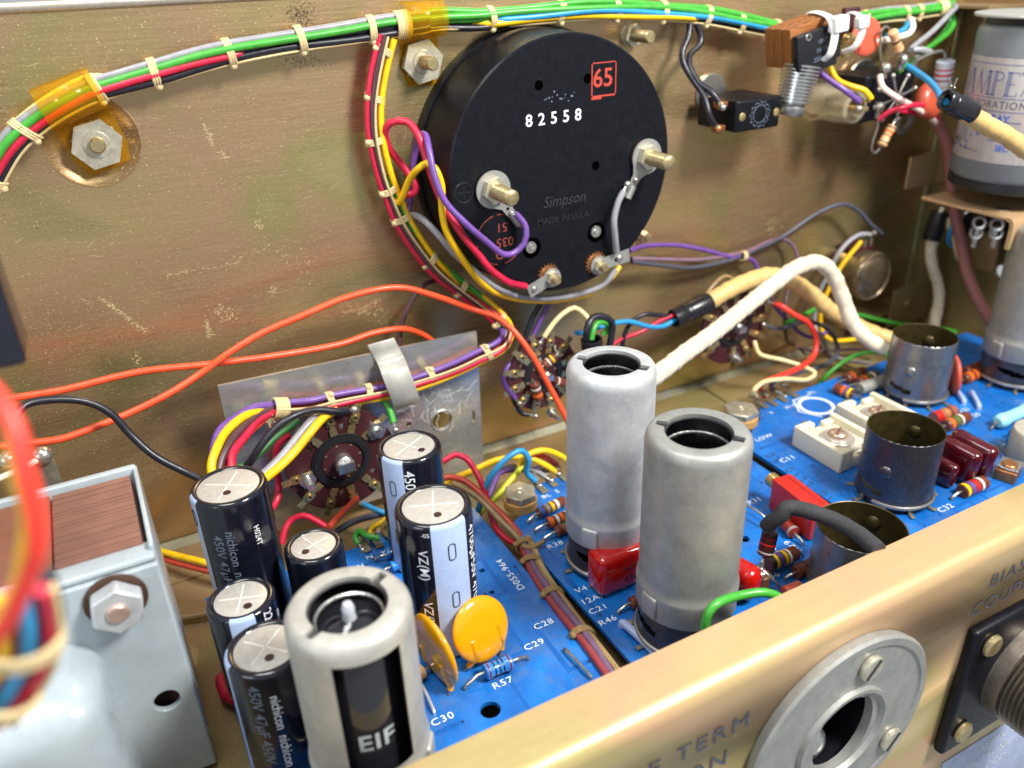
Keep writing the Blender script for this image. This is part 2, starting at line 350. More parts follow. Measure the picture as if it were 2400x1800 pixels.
def scuff(u0, v0, u1, v1, n, sp): 
    for k in range(n): t = rnd.random(); fleck(u0+(u1-u0)*t+rnd.gauss(0, sp), v0+(v1-v0)*t+rnd.gauss(0, sp), rnd.uniform(.03, .12), rnd.uniform(0, PI), rnd.uniform(.012, .04))
for a in ((235, 698, 345, 778, 130, 3), (480, 296, 498, 338, 50, 3), (485, 752, 492, 790, 60, 4), (500, 720, 545, 745, 70, 10), (640, 668, 640, 690, 30, 4), (520, 355, 530, 375, 20, 4), (320, 830, 325, 870, 25, 5), (600, 525, 620, 535, 25, 5), (800, 715, 900, 735, 60, 8), (850, 730, 890, 700, 40, 6), (1690, 340, 1720, 310, 40, 8), (1700, 420, 1740, 380, 40, 9), (1800, 520, 1815, 545, 60, 10), (1560, 130, 1600, 160, 20, 14), (550, 600, 700, 560, 25, 4), (390, 645, 560, 615, 40, 2), (660, 600, 760, 640, 30, 20)): scuff(*a)
wear.build('scuff', mat('pale_scuff', H('#cbb98a'), .6, .1, .2, 9), bp, kind='stuff')
wear = MB()
for _ in range(260): a = rnd.random(); fleck(rnd.gauss(705, 16), rnd.gauss(35, 18), rnd.uniform(.02, .12), rnd.uniform(0, PI), rnd.uniform(.01, .03))
for _ in range(120): fleck(rnd.gauss(715, 30), rnd.gauss(142, 7), rnd.uniform(.02, .10), rnd.uniform(0, PI), rnd.uniform(.01, .03))
for _ in range(160): fleck(rnd.uniform(0, 2100), rnd.uniform(30, 900), rnd.uniform(.02, .07), rnd.uniform(0, PI), rnd.uniform(.01, .03))
wear.build('dark_stain', mat('dark_stain', H('#2c2010'), .6), bp, kind='stuff')
mb = MB(); mb.lathe([(1e-3, -.30), (.75, -.30), (1.05, -.24), (1.40, -.02), (1.43, .015), (1.47, .004)], frame((dim[0], 0, dim[1]), (0, -1, 0)), 48); mb.build('recess', GOLD, bp)
mb = MB(); mb.tube([V((-16, .05, 19.80)), V((41.8, .05, 19.80))], .17, 12); mb.box((13, .42, 19.86), (58, .5, .12)); mb.build('rolled_edge', aluminium('worn_edge', H('#cfc4b4'), .3, .8, .2), bp)
mb = MB(); mb.box((13, -8.8, -.15), (57.8, 17.6, .3)); fl = mb.build('floor_panel', FLOOR, ch)
mb = MB(); mb.prism([(-.02, 0), (-.34, 0), (-.05, .26)], 57.8, TR(-16, 0, 0) @ YZ); mb.build('seam', aluminium('seam_edge', H('#77735a'), .45, .5, .3), fl)
mb = MB(); mb.box((13, -2.5, .03), (57.8, .12, .05)); mb.box((34, -1.45, .05), (15.6, 1.9, .1), bev=.03); mb.build('fold_strip', FLOOR, fl)
mb = MB(); mb.prism([(-20, -.3), (0, -.3), (0, 18.2), (-20, 18.2)], .25, TR(41.9, 0, 0) @ YZ, [circ(-5.3, 4.88, .36, 24)])
sp = mb.build('side_panel', BROWN, ch, 30)
mb = MB(); mb.box((41.70, -.12, 9.9), (.36, .2, 15.2), bev=.03); mb.build('corner_flange', aluminium('edge_zinc', H('#c9c79a'), .3, .75, .25, H('#9aa068')), sp)
mb = MB(); mb.box((38.6, -.9, 2.0), (3.4, 1.6, .10)); mb.box((39.0, -.08, 2.0), (1.6, .12, 2.2)); mb.box((40.1, -1.7, 2.25), (3.3, .12, 2.3), bev=.03); mb.ball(.24, frame((39.7, -1.80, 2.35), (0, -1, 0)), sz=.5); mb.build('corner_bracket', BROWN, sp)
mb = MB(); q = at(2160, 400, x=39.6); mb.box((q.x, q.y, q.z), (2.2, .15, 1.7), bev=.04); mb.box((40.8, q.y+.05, q.z), (2.2, .12, 1.7)); mb.build('bracket_tab', LIP, sp)
mb = MB(); q = at(2270, 14, x=41); mb.box((41.2, q.y-.5, 17.75), (3.0, 3.6, .12)); mb.box((41.0, q.y-2.2, 17.5), (3.4, .12, .7)); mb.build('upper_flange', BROWN, sp)
# front panel with rolled lip
mb = MB(); prof = [(-17.72, 4.50)]
for k in range(9): a = PI/2+PI/2*k/8; prof.append((-18.92+.46*math.cos(a), 4.06+.46*math.sin(a)))
prof += [(-19.38, -9), (-19.2, -9), (-19.2, 4.0)]
for k in range(5): a = PI-PI/2*k/4; prof.append((-18.92+.28*math.cos(a), 4.06+.28*math.sin(a)))
prof += [(-17.72, 4.34)]
mb.prism([(a, b) for a, b in prof], 62, TR(-16, 0, 0) @ YZ); fp = mb.build('front_panel', LIP, ch, 25)
cut = MB(); cut.cyl(1.75, -3, 3, yframe(15.5, -19.3, .2), 40); co_ = cut.build('cutter', LIP)
bm_ = fp.modifiers.new('cut', 'BOOLEAN'); bm_.operation = 'DIFFERENCE'; bm_.object = co_; bm_.solver = 'EXACT'
dg = bpy.context.evaluated_depsgraph_get(); dg.update(); me = bpy.data.meshes.new_from_object(fp.evaluated_get(dg), depsgraph=dg); fp.modifiers.clear(); fp.data = me; bpy.data.objects.remove(co_)
mb = MB(); fy = -19.38-.02
F = lambda x, z: flat_fn((x, fy, z), (1, 0, 0), (0, 0, 1), 1.1)
text(mb, 'LINE TERM', .78, F(9.5, 2.62), space=1.25); text(mb, 'ON', .78, F(10.6, 1.55), space=1.25)
text(mb, 'BIAS', .72, F(22.4, 3.05), space=1.2); text(mb, 'COUPLING', .72, F(23.2, 2.10), space=1.2); mb.build('lettering', GREYINK, fp)
# round connector on the front panel
cx, cz = 15.5, .2
co = thing('round_connector', 'round pale grey connector flange with open socket on the front lip panel', 'connector', (cx, -19.4, cz))
M = yframe(cx, -19.39, cz)
mb = MB(); n = 56; outer = circ(0, 0, 3.45, n); hole = [(1.18*math.cos(a)+.05, 1.5*math.sin(a)*(1 if math.sin(a) < .8 else .9)) for a in [2*PI*k/36 for k in range(36)]]
mb.prism(outer, .28, M, [hole]); mb.lathe([(3.46, 0), (3.50, .26), (3.42, .34), (3.2, .34), (3.12, .27)], M, 64); mb.build('flange', ALU2, co, 30)
mb = MB(); mb.lathe([(1.75, .27), (1.72, .42), (1.6, .42), (1.52, .28)], M, 48); mb.build('raised_rim', ALU2, co)
mb = MB(); mb.lathe([(1.66, .0), (1.6, -2.2), (1e-3, -2.2)], M, 36); mb.build('socket_shell', BAKE, co)
mb = MB()
for k in range(3): a = 2*PI*k/3+.6; mb.cyl(.17, -2.1, -.8, M @ TR(.7*math.cos(a), .7*math.sin(a), 0), 12)
mb.ball(.62, M @ TR(-.35, -1.0, -.5), sz=.6); mb.build('contact_pin', STEEL, co)
for x, z in ((2.35, -1.55), (.55, 2.45), (-2.6, -.8)):
    mb = MB(); mb.cyl(.42, .26, .46, M @ TR(x, z, 0), 18, .06); s_ = mb.build('screw', NUT, co); mb = MB(); mb.box((0, 0, .47), (.72, .1, .03), M @ TR(x, z, 0) @ Matrix.Rotation(.9, 4, 'Z')); mb.build('slot', BLK, s_)
# black square connector with threaded barrel
cx, cz = 23.4, -1.6
co = thing('square_connector', 'black square connector with threaded barrel on the front lip panel', 'connector', (cx, -19.4, cz))
M = yframe(cx, -19.39, cz)
mb = MB(); mb.box((.6, .3, .2), (6.1, 5.6, .4), M, .16); mb.build('mounting_plate', BAKE, co)
prof = [(1.9, .4), (1.9, .9)]
for k in range(26): prof += [(1.75, .95+.16*k), (1.9, 1.03+.16*k)]
prof += [(1.7, 5.2), (1.4, 5.2), (1.4, 2.0), (1e-3, 2.0)]
mb = MB(); mb.lathe(prof, M @ TR(.7, .2, 0), 40); mb.build('threaded_barrel', aluminium('bronze_tin', H('#8d8378'), .35, .8, .35, H('#3e3630')), co)
for x, z in ((-1.65, 2.35), (-1.75, -1.55), (3.0, 2.4)):
    mb = MB(); mb.cyl(.40, .38, .62, M @ TR(x, z, 0), 18, .08); mb.build('screw', STUD, co)
lb = thing('rating_label', 'pale blue printed rating label on the front lip panel', 'label', (25, -19.4, -6))
mb = MB(); mb.box((26.2, -19.40, -7.6), (8.4, .03, 4.2), bev=.01); mb.build('plate', mat('label_blue', H('#a9b4d2'), .4), lb)
mb = MB()
for i, s_ in enumerate(('AMPEX', 'ELECTRONIC', 'REDWOOD', 'CITY')): text(mb, s_, .5, flat_fn((24.9, -19.43, -6.1-.75*i), (1, 0, 0), (0, 0, 1)))
mb.build('lettering', WHITE, lb)
# ------------------------------------------------------------------ hardware helpers
def hexpoly(r, a=0): return circ(0, 0, r, 6, a)
def stud(mb, M, r, z0, z1, n=20, pitch=.10):
    prof = [(1e-3, z0), (r, z0)]; z = z0
    while z < z1-.12: prof += [(r, z+.02), (r*.90, z+pitch/2), (r, z+pitch)]; z += pitch
    prof += [(r, z1-.06), (r*.82, z1), (1e-3, z1)]; mb.lathe(prof, M, n); return mb
# ------------------------------------------------------------------ meter
MX, MZ, MH = 16.27, 13.33, 3.0
mt = thing('panel_meter', 'large round black meter back bolted to the gold back panel', 'meter', (MX, 0, MZ))
M = yframe(MX, 0, MZ)
mb = MB(); mb.lathe([(1e-3, 0), (5.05, 0), (5.05, .42), (4.98, .5), (4.85, .5)], M, 96); mb.build('flange', BAKE, mt, 30)
mb = MB(); mb.lathe([(4.95, .45), (4.86, MH-.07), (4.80, MH), (1e-3, MH)], M, 96); body = mb.build('housing', BAKE, mt, 30)
def fp_(u, v): q = at(u, v, y=-MH); return q.x-MX, q.z-MZ
MF = lambda u, v, o=.012: flat_fn(at(u, v, y=-MH)+V((0, -o, 0)), (1, 0, 0), (0, 0, 1))
mb = MB(); text(mb, '82558', .60, MF(1298, 277), space=1.75, bold=.012); mb.build('serial_number', WHITE, body)
mb = MB(); x, z = fp_(1415, 185)
for (a, b, c, d) in ((-.55, -.62, .55, -.56), (-.55, .56, .55, .60), (-.55, -.62, -.50, .6), (.51, -.62, .55, .6), (-.55, -.70, -.1, -.62)): mb.prism([(a, b), (c, b), (c, d), (a, d)], .01, M @ TR(x, z, MH+.004))
text(mb, '65', .92, MF(1413, 184), bold=.012); mb.build('red_stamp', REDINK, body)
mb = MB(); x, z = fp_(1172, 562)
for a0, a1 in ((20, 95), (105, 160), (185, 262), (280, 345)): mb.ring(.98, .025, M @ TR(x, z, MH), 20, 5, a0, a1)
for s_, u, v in (('51', 1176, 532), ('035', 1183, 566), ('O', 1172, 596)): text(mb, s_, .5, flat_fn(at(u, v, y=-MH)+V((0, -.012, 0)), (-1, 0, 0), (0, 0, -1)))
mb.build('round_stamp', DIMRED, body)
mb = MB(); text(mb, 'Simpson', .62, lambda x, y: at(1324, 468, y=-MH)+V((x*.92+y*.25, -.03, y)), bold=.0); mb.build('maker_script', mat('raised_bakelite', (.030, .031, .036), .3), body)
mb = MB(); text(mb, 'MADE IN U.S.A.', .36, lambda x, y: at(1322, 511, y=-MH)+V((x, -.025, y)), bold=.01); x, z = fp_(1087, 452)
mb.ring(.36, .018, M @ TR(x, z, MH), 28, 5); mb.box((x, z, MH), (.5, .03, .03), M); mb.box((x, z, MH), (.03, .5, .03), M); mb.build('moulded_mark', mat('raised_bakelite_dim', (.015, .016, .019), .35), body)
mb = MB(); rnd = random.Random(3)
for _ in range(16): x, z = fp_(1315+rnd.uniform(-40, 40), 226+rnd.uniform(-12, 12)); mb.cyl(rnd.uniform(.015, .04), MH-.01, MH+.008, M @ TR(x, z, 0), 6)
mb.build('ink_speck', DIMINK, body)
for u, v, r in ((1263, 200, .12), (1377, 184, .12), (1396, 388, .12)):
    x, z = fp_(u, v); mb = MB(); mb.lathe([(r*1.5, MH), (r*1.35, MH+.02), (r, MH+.02), (r*.9, MH-.0), (1e-3, MH+.004)], M @ TR(x, z, 0), 16); mb.build('screw_hole', mat('dark_hole', (.001, .001, .001), .9, spec=0), body)
for u, v, dz in ((1243, 579, -.0), (1395, 542, -.0)):
    x, z = fp_(u, v); mb = MB(); mb.lathe([(.42, MH+.0), (.40, MH+.02), (.37, MH+.02), (.36, MH+.004), (1e-3, MH+.004)], M @ TR(x+.05, z-.05, 0), 24); r_ = mb.build('counterbore', mat('dark_hole', (.001, .001, .001), .9, spec=0), body)
    mb = MB(); mb.cyl(.23, MH, MH+.08, M @ TR(x, z, 0), 20); mb.lathe([(.13, MH+.08), (.11, MH+.12), (.05, MH+.12), (1e-3, MH+.03)], M @ TR(x, z, 0), 12); mb.build('screw', STEEL, mt)
def terminal(u, v, lug_dir, lug_len):
    q = at(u, v, y=-MH); x, z = q.x-MX, q.z-MZ; T = M @ TR(x, z, MH)
    mb = MB(); mb.lathe([(.3, .0), (.66, .0), (.66, .09), (.3, .09)], T, 36); wsh = mb.build('washer', COPPER, mt)
    a = math.atan2(lug_dir[1], lug_dir[0]); L = T @ Matrix.Rotation(a, 4, 'Z')
    n = 26; out = [(.70*math.cos(t), .70*math.sin(t)) for t in [math.radians(35+290*k/n) for k in range(n+1)]]; out += [(lug_len*.62, -.2), (lug_len, -.17), (lug_len, .17), (lug_len*.62, .2)]
    mb = MB(); mb.prism(out, .05, L @ TR(0, 0, .10), [circ(0, 0, .3, 16), circ(lug_len*.72, 0, .07, 10)]); mb.tube([L @ V((lug_len*.92, 0, .17)), L @ V((lug_len*1.3, 0, .2))], .17, 10); mb.build('solder_lug', ALU2, mt)
    mb = MB(); mb.prism(hexpoly(.50, .25), .26, T @ TR(0, 0, .16)); mb.build('hex_nut', NUT, mt, 20)
    mb = MB(); stud(mb, T, .30, .1, 1.62, 24, .11); mb.build('stud', STUD, mt, 50)
    return T, L
T1, L1 = terminal(1153, 443, (.57, -.82), 1.35)
T2, L2 = terminal(1512, 366, (-.54, -.84), 1.38)
def lugscrew(u, v, ang, ln):
    q = at(u, v, y=-MH); T = M @ TR(q.x-MX, q.z-MZ, MH); L = T @ Matrix.Rotation(ang, 4, 'Z')
    teeth = []
    for k in range(36): a = 2*PI*k/36; r = .50 if k % 2 else .37; teeth.append((r*math.cos(a), r*math.sin(a)))
    mb = MB(); mb.prism(teeth, .04, T @ TR(-.12, .12, .02)); mb.build('star_washer', COPPER, mt)
    mb = MB(); mb.prism([(.4*math.cos(t), .4*math.sin(t)) for t in [math.radians(40+280*k/16) for k in range(17)]]+[(ln, -.27), (ln, .27)], .05, L @ TR(0, 0, .10), [circ(.85, 0, .10, 10)] if ln > 1.1 else [])
    mb.build('solder_tag', ALU2, mt)
    mb = MB(); mb.prism(hexpoly(.30, .2), .2, T @ TR(0, 0, .15)); mb.build('hex_nut', NUT, mt, 20)
    mb = MB(); stud(mb, T, .17, .1, .62, 16, .08); mb.build('screw_end', STUD, mt, 50)
    return L
LA = lugscrew(1290, 649, PI+.35, 1.15); LB = lugscrew(1400, 620, .12, 1.5)
mb = MB(); mb.ball(.14, LA @ TR(.9, 0, .15), sz=.6); mb.ball(.16, LB @ TR(1.0, 0, .15), sz=.6); mb.ball(.12, L1 @ TR(1.2, 0, .2), sz=.7); mb.ball(.12, L2 @ TR(1.0, 0, .2), sz=.7); mb.build('solder_joint', SOLDER, mt)
# ------------------------------------------------------------------ hardware on the back panel
def panel_stud(label, u, v, r, ln, nr, group=None):
    q = at(u, v, y=0); t = thing('threaded_stud', label, 'stud', q, group); T = yframe(q.x, 0, q.z)
    mb = MB(); mb.prism(hexpoly(nr, .3), .3, T @ TR(0, 0, .12)); mb.cyl(nr*1.02, 0, .12, T, 24); mb.build('hex_nut', NUT, t, 20)
    mb = MB(); stud(mb, T, r, .1, ln, 18, .09); mb.build('threaded_rod', STUD, t, 50); return t
panel_stud('zinc threaded stud beside the upper right rim of the meter', 1474, 82, .25, 1.5, .44, 'studs on the back panel')
panel_stud('small stud beside the lower right rim of the meter', 1503, 552, .17, .5, .25, 'studs on the back panel')
def pclamp(label, u, v, wire_u, wire_v, wid, ang, rod, rad):
    """amber strap round the harness with a screw"""
    q = at(u, v, y=0); h = at(wire_u, wire_v, y=-.6); t = thing('cable_clamp', label, 'cable clamp', q, 'amber cable clamps')
    d = V((h.x-q.x, 0, h.z-q.z)); L = d.length; d.normalize(); sd = V((d.z, 0, -d.x))
    pth = [q-d*.85+V((0, -.06, 0)), q+V((0, -.07, 0)), q+d*(L-rad-.25)+V((0, -.10, 0))]
    for k in range(11):
        a = -PI/2+(-PI*.25)+PI*1.4*k/10; pth.append(h+d*(math.sin(a)*rad*1.12)+V((0, -math.cos(a)*rad*1.12-.02, 0)))
    pth = spline(pth, .12); vs = []; fs = []
    for i, p in enumerate(pth):
        ww = wid/2*(min(1, .75+.05*i)); vs += [p-sd*ww, p+sd*ww]
        if i: fs.append((2*i-2, 2*i-1, 2*i+1, 2*i))
    mb = MB(); mb.add(vs, fs); s_ = mb.build('strap', AMBER, t, 60); m = s_.modifiers.new('thickness', 'SOLIDIFY'); m.thickness = .035
    T = yframe(q.x, -.09, q.z)
    teeth = []
    for k in range(28): a = 2*PI*k/28; r = .74 if k % 2 else .64; teeth.append((r*math.cos(a), r*math.sin(a)))
    mb = MB(); mb.prism(teeth, .04, T); mb.build('star_washer', NUT, t)
    mb = MB(); mb.prism(hexpoly(.80, .2), .24, T @ TR(0, 0, .05)); mb.lathe([(.42, .29), (.40, .33), (.24, .33)], T, 24); mb.build('hex_nut', NUT, t, 20)
    mb = MB(); stud(mb, T, .24, .05, rod, 18, .09); mb.build('screw_end', STUD, t, 50)
pclamp('flat amber cable clamp over the harness beside the round recess', 226, 335, 163, 232, 1.75, 0, .55, .56)
pclamp('amber cable clamp with protruding screw at the upper left of the meter', 984, 143, 990, 45, 1.5, 0, 1.15, .54)
# ------------------------------------------------------------------ aluminium plate with rotary switch
pl = thing('mounting_plate', 'bare aluminium plate standing in front of the gold back panel', 'plate', (7.4, -2.2, .9))
hx, hz = at(1035, 985, y=-2.27).x, at(1035, 985, y=-2.27).z
sm1 = at(958, 995, y=-2.27); sm2 = at(1110, 975, y=-2.27)
mb = MB(); mb.prism([(2.3, .75), (12.42, .75), (12.46, 7.22), (2.3, 7.50)], .12, TR(0, -2.15, 0) @ XZ, [circ(hx, hz, .42, 24), circ(sm1.x, sm1.z, .12, 12), [(sm2.x-.07, sm2.z-.25), (sm2.x+.07, sm2.z-.25), (sm2.x+.07, sm2.z+.25), (sm2.x-.07, sm2.z+.25)]]); pm = mb.build('sheet', PLATE, pl, 30)
mb = MB(); mb.lathe([(.42, -.12), (.42, .0), (.46, .05), (.52, 0)], yframe(hx, -2.27, hz), 28); mb.build('hole_rim', ALU2, pm)
mb = MB(); rnd = random.Random(11)
for _ in range(46):
    a = rnd.uniform(0, 2*PI); r0 = rnd.uniform(.4, 1.5); c0 = V((hx-.1+math.cos(a)*r0, -2.272, hz+.7+math.sin(a)*r0)); b = rnd.uniform(0, PI); l = rnd.uniform(.15, .7)
    d = V((math.cos(b)*l, 0, math.sin(b)*l)); n_ = V((-math.sin(b), 0, math.cos(b)))*.008; k = V((d.z, 0, -d.x))*rnd.uniform(-.2, .2); mb.add([c0-n_, c0+n_, c0+d*.5+k+n_, c0+d*.5+k-n_], [(0, 1, 2, 3)]); mb.add([c0+d*.5+k-n_, c0+d*.5+k+n_, c0+d+n_, c0+d-n_], [(0, 1, 2, 3)])
mb.build('scratch', WHITE, pm, kind='stuff')
# sheet clip folded over the top edge of the plate
cp = thing('cable_clip', 'folded aluminium clip gripping the harness on the plate', 'clip', at(930, 880, y=-2.6))
ax = [at(893, 801, y=-2.36), at(903, 820, y=-2.36), at(913, 838, y=-2.38), at(915, 841, y=-2.66), at(918, 848, y=-2.72), at(926, 868, y=-3.2), at(940, 905, y=-3.4), at(952, 938, y=-3.35), at(957, 952, y=-3.1), at(957, 952, y=-2.7)]
vs = []; fs = []; wdt = 1.08
for i, p in enumerate(ax): vs += [V((p.x-wdt/2, p.y, p.z-.03)), V((p.x+wdt/2, p.y, p.z+.03))]
for i in range(len(ax)-1): fs.append((2*i, 2*i+1, 2*i+3, 2*i+2))
mb = MB(); mb.add(vs, fs); o = mb.build('clip_strip', ALU3, cp, 25); m = o.modifiers.new('thickness', 'SOLIDIFY'); m.thickness = .08; m = o.modifiers.new('bevel', 'BEVEL'); m.width = .02
# rotary switch wafers
def wafer(label, cu, cv, y, R, ncon, a0, shaft, cols, skip=(), tilt=.03, conlen=.55, resist=()):
    c = at(cu, cv, y=y); t = thing('rotary_switch', label, 'rotary switch', (c.x, y, c.z), 'rotary switch wafers'); T = yframe(c.x, y, c.z)
    pts = []
    for k in range(72):
        a = 2*PI*k/72; r = R*(1.0 if (k % 12) not in (5, 6) else .975); pts.append((r*math.cos(a), r*math.sin(a)))
    sq = [[(math.cos(a)*r*R+math.sin(a)*w, math.sin(a)*r*R-math.cos(a)*w) for r, w in ((.62, -.09), (.62, .09), (.74, .09), (.74, -.09))] for a in [a0+PI/12+2*PI*k/6 for k in range(6)]]
    mb = MB(); mb.prism(pts, .14, T, [circ(0, 0, .30*R, 24)]+sq); mb.build('wafer', MAROON, t, 30)
    mb = MB(); mb.lathe([(.52*R, .10), (.52*R, .24), (.48*R, .26), (.40*R, .26), (.38*R, .15)], T, 40); mb.ring(.54*R, .035, T @ TR(0, 0, .2), 40, 6, 30, 200); mb.build('rotor_ring', RUB, t)
    mb = MB(); mb.lathe([(.37*R, .10), (.37*R, .2), (.14*R, .22)], T, 32); rt = mb.build('rotor', MAROON, t)
    mb = MB()
    for k in range(8): a = 2*PI*k/8+.2; mb.box((math.cos(a)*.34*R, math.sin(a)*.34*R, .22), (.09, .05, .04), T)
    mb.build('rotor_contact', BRASS, rt)
    mb = MB(); mb.cyl(shaft, -.3, .62, T, 20, .05); mb.prism([(-shaft*.9, -shaft*.55), (shaft*.9, -shaft*.55), (shaft*.9, shaft*.55), (-shaft*.9, shaft*.55)], .2, T @ TR(0, 0, .6)); mb.build('shaft', STEEL, t)
    for k in range(ncon):
        if k in skip: continue
        a = a0+2*PI*k/ncon; L = T @ Matrix.Rotation(a, 4, 'Z')
        mb = MB(); r0 = .56*R; r1 = R*.97
        mb.prism([(r0, -.14), (r0+.28, -.14), (r0+.34, -.08), (r1-.46, -.08), (r1-.42, -.18), (r1-.05, -.18), (r1, -.12), (r1+conlen*.6, -.12), (r1+conlen*.6, .12), (r1, .12), (r1-.05, .18), (r1-.42, .18), (r1-.46, .08), (r0+.34, .08), (r0+.28, .14), (r0, .14)], .045, L @ TR(0, 0, .17), [circ(r1-.22, 0, .07, 10)])
        o = mb.build('contact', BRASS, t)
        mb = MB(); mb.lathe([(.07, .2), (.075, .30), (.125, .30), (.135, .2)], L @ TR(r1-.22, 0, 0), 14); mb.build('eyelet', BRASS, o)
    return t, T
W1, TW1 = wafer('large maroon rotary switch mounted on the aluminium plate', 799, 1075, -3.35, 2.12, 12, .13, .36, 0, skip=(0, 5, 11))
W2, TW2 = wafer('maroon rotary switch half hidden behind the tall grey shield', 1268, 872, -2.3, 1.72, 12, .26, .22, 0)
W3, TW3 = wafer('maroon rotary switch under the pale cloth sleeves at the right', 1716, 762, -2.0, 2.0, 12, .05, .26, 0, skip=(8,))
def standoff(T, x, z, par, r=.16, l=.8):
    mb = MB(); mb.prism(hexpoly(r*1.9), .2, T @ TR(x, z, .14)); stud(mb, T @ TR(x, z, 0), r, .2, l, 14, .08); mb.build('mounting_screw', STEEL, par, 50)
standoff(TW1, -1.42, -.35, W1, .17, .8); standoff(TW3, .15, -1.7, W3, .15, .7); standoff(TW2, .35, -2.0, W2, .12, .9)
standoff(TW1, 1.45, .95, W1, .2, .5)
# resistors soldered across the second wafer are built with the other resistors
ZB = 1.2
def Z(u, v, z=ZB): return at(u, v, z=z)
# ------------------------------------------------------------------ circuit boards
def board(label, poly, m, holes, nm):
    cx = sum(p[0] for p in poly)/len(poly); cy = sum(p[1] for p in poly)/len(poly)
    t = thing('circuit_board', label, 'circuit board', (cx, cy, ZB), 'blue circuit boards')
    mb = MB(); mb.prism(poly, .17, TR(0, 0, ZB-.17), holes); o = mb.build('board', m, t, 30); b = o.modifiers.new('edge', 'BEVEL'); b.width = .015; b.limit_method = 'ANGLE'
    return t
def hole(u, v, r, n=14): q = Z(u, v); return circ(q.x, q.y, r, n)
def sq(u, v, r): q = Z(u, v); return [(q.x-r, q.y-r), (q.x+r, q.y-r), (q.x+r, q.y+r), (q.x-r, q.y+r)]
B1 = board('blue circuit board at the left with black capacitors and two yellow discs', [(.05, -17.2), (10.45, -17.2), (10.45, -5.5), (9.9, -5.0), (6.0, -5.0), (5.6, -5.45), (.08, -5.45)], PCB, [hole(1149, 1663, .30, 20), sq(1129, 1336, .10), sq(1152, 1387, .09)], 1)
B2 = board('middle blue circuit board with two tall grey tube shields', [(11.2, -17.2), (22.25, -17.2), (22.25, -5.3), (13.3, -5.3), (12.2, -6.6), (11.2, -7.2)], PCB2, [hole(1744, 1262, .2)], 2)
B3 = board('blue circuit board at the right with cream ceramic trimmers', [(22.75, -17.2), (41.4, -17.2), (41.4, -4.55), (25.9, -4.9), (24.9, -6.0), (22.75, -7.2)], PCB3, [], 3)
def tracks(par, x0, x1, y0, y1, seed, n=26):
    rnd = random.Random(seed); mb = MB(); hb = MB()
    for _ in range(n):
        x, y = rnd.uniform(x0+.3, x1-.3), rnd.uniform(y0, y1-.3); w_ = rnd.uniform(.04, .09); hb.cyl(rnd.uniform(.04, .07), ZB+.004, ZB+.007, TR(x, y, 0), 9)
        for k in range(rnd.randint(2, 4)):
            dx, dy = ((rnd.choice((-1, 1))*rnd.uniform(.5, 2.2), 0) if k % 2 else (0, rnd.choice((-1, 1))*rnd.uniform(.6, 3.0)))
            xa, ya = min(max(x+dx, x0+.2), x1-.2), min(max(y+dy, y0), y1-.2)
            a, b, c, d = min(x, xa)-w_, min(y, ya)-w_, max(x, xa)+w_, max(y, ya)+w_; h = ZB+.0022+.0003*k
            mb.add([(a, b, h), (c, b, h), (c, d, h), (a, d, h)], [(0, 1, 2, 3)]); x, y = xa, ya
        hb.cyl(rnd.uniform(.04, .07), ZB+.004, ZB+.007, TR(x, y, 0), 9)
    mb.build('printed_track', mat('track_under_mask', H('#0f57a4'), .28, 0, .12, 4), par, kind='stuff'); hb.build('drilled_hole', mat('drill_dark', (.006, .010, .016), .7), par, kind='stuff')
tracks(B1, .1, 10.4, -17, -5.6, 1); tracks(B2, 11.3, 22.2, -17, -7.3, 2); tracks(B3, 23, 41, -17, -7.0, 3, 40)
def silk(par, m, *items):
    for s_, u, v, size, d in items:
        q = Z(u, v)+V((0, 0, .008)); xd = {0: (1, 0, 0), 1: (0, 1, 0), 2: (-.0, -1, 0)}[d]; yd = {0: (0, 1, 0), 1: (-1, 0, 0), 2: (1, 0, 0)}[d]
        mb = MB(); text(mb, s_, size*(.84 if par is B3 else .82), flat_fn(q, xd, yd, 1.15), space=1.1); mb.build('silkscreen_lettering', m, par)
silk(B1, SILK, ('D055-964', 1196, 1346, .44, 1), ('C28', 1274, 1463, .42, 0), ('C29', 1252, 1511, .42, 0), ('R57', 1178, 1601, .42, 0), ('C30', 1037, 1686, .42, 0), ('Y', 899, 1296, .38, 0), ('N', 866, 1306, .38, 0), ('BN', 838, 1330, .38, 0))
silk(B2, SILK, ('R38', 1301, 1277, .42, 0), ('V4', 1362, 1382, .42, 0), ('12AX7', 1398, 1400, .42, 0), ('C21', 1402, 1428, .42, 0), ('R46', 1424, 1455, .42, 0), ('R31', 1768, 1174, .42, 0), ('R29', 1858, 1281, .46, 1), ('R30', 1824, 1296, .46, 1), ('R36', 1808, 1352, .42, 0), ('BL', 1280, 1163, .38, 0), ('S', 1306, 1152, .38, 0))
silk(B3, SILK, ('LOW', 1790, 1026, .42, 0), ('C11', 1846, 1076, .46, 0), ('W', 1846, 955, .4, 0), ('G', 1862, 950, .4, 0), ('Y', 1809, 968, .4, 0), ('BL', 1902, 920, .4, 0), ('R21', 2260, 962, .42, 0), ('R20', 2284, 974, .42, 0), ('C32', 2216, 1191, .44, 0), ('L1', 2358, 1045, .44, 1), ('R16', 2352, 976, .40, 0))
mb = MB()
for i, s_ in enumerate('05-0122-01'):
    u, v = 1800+(1940-1800)*i/9, 1068+(1168-1068)*i/9; text(mb, s_, .62, flat_fn(Z(u, v)+V((0, 0, .008)), (.55, -.83, 0), (.83, .55, 0)), shear=.3)
mb.build('handwriting', mat('pencil_ink', (.02, .05, .12), .5), B3)
q = Z(1913, 951)+V((0, 0, .006)); mb = MB()
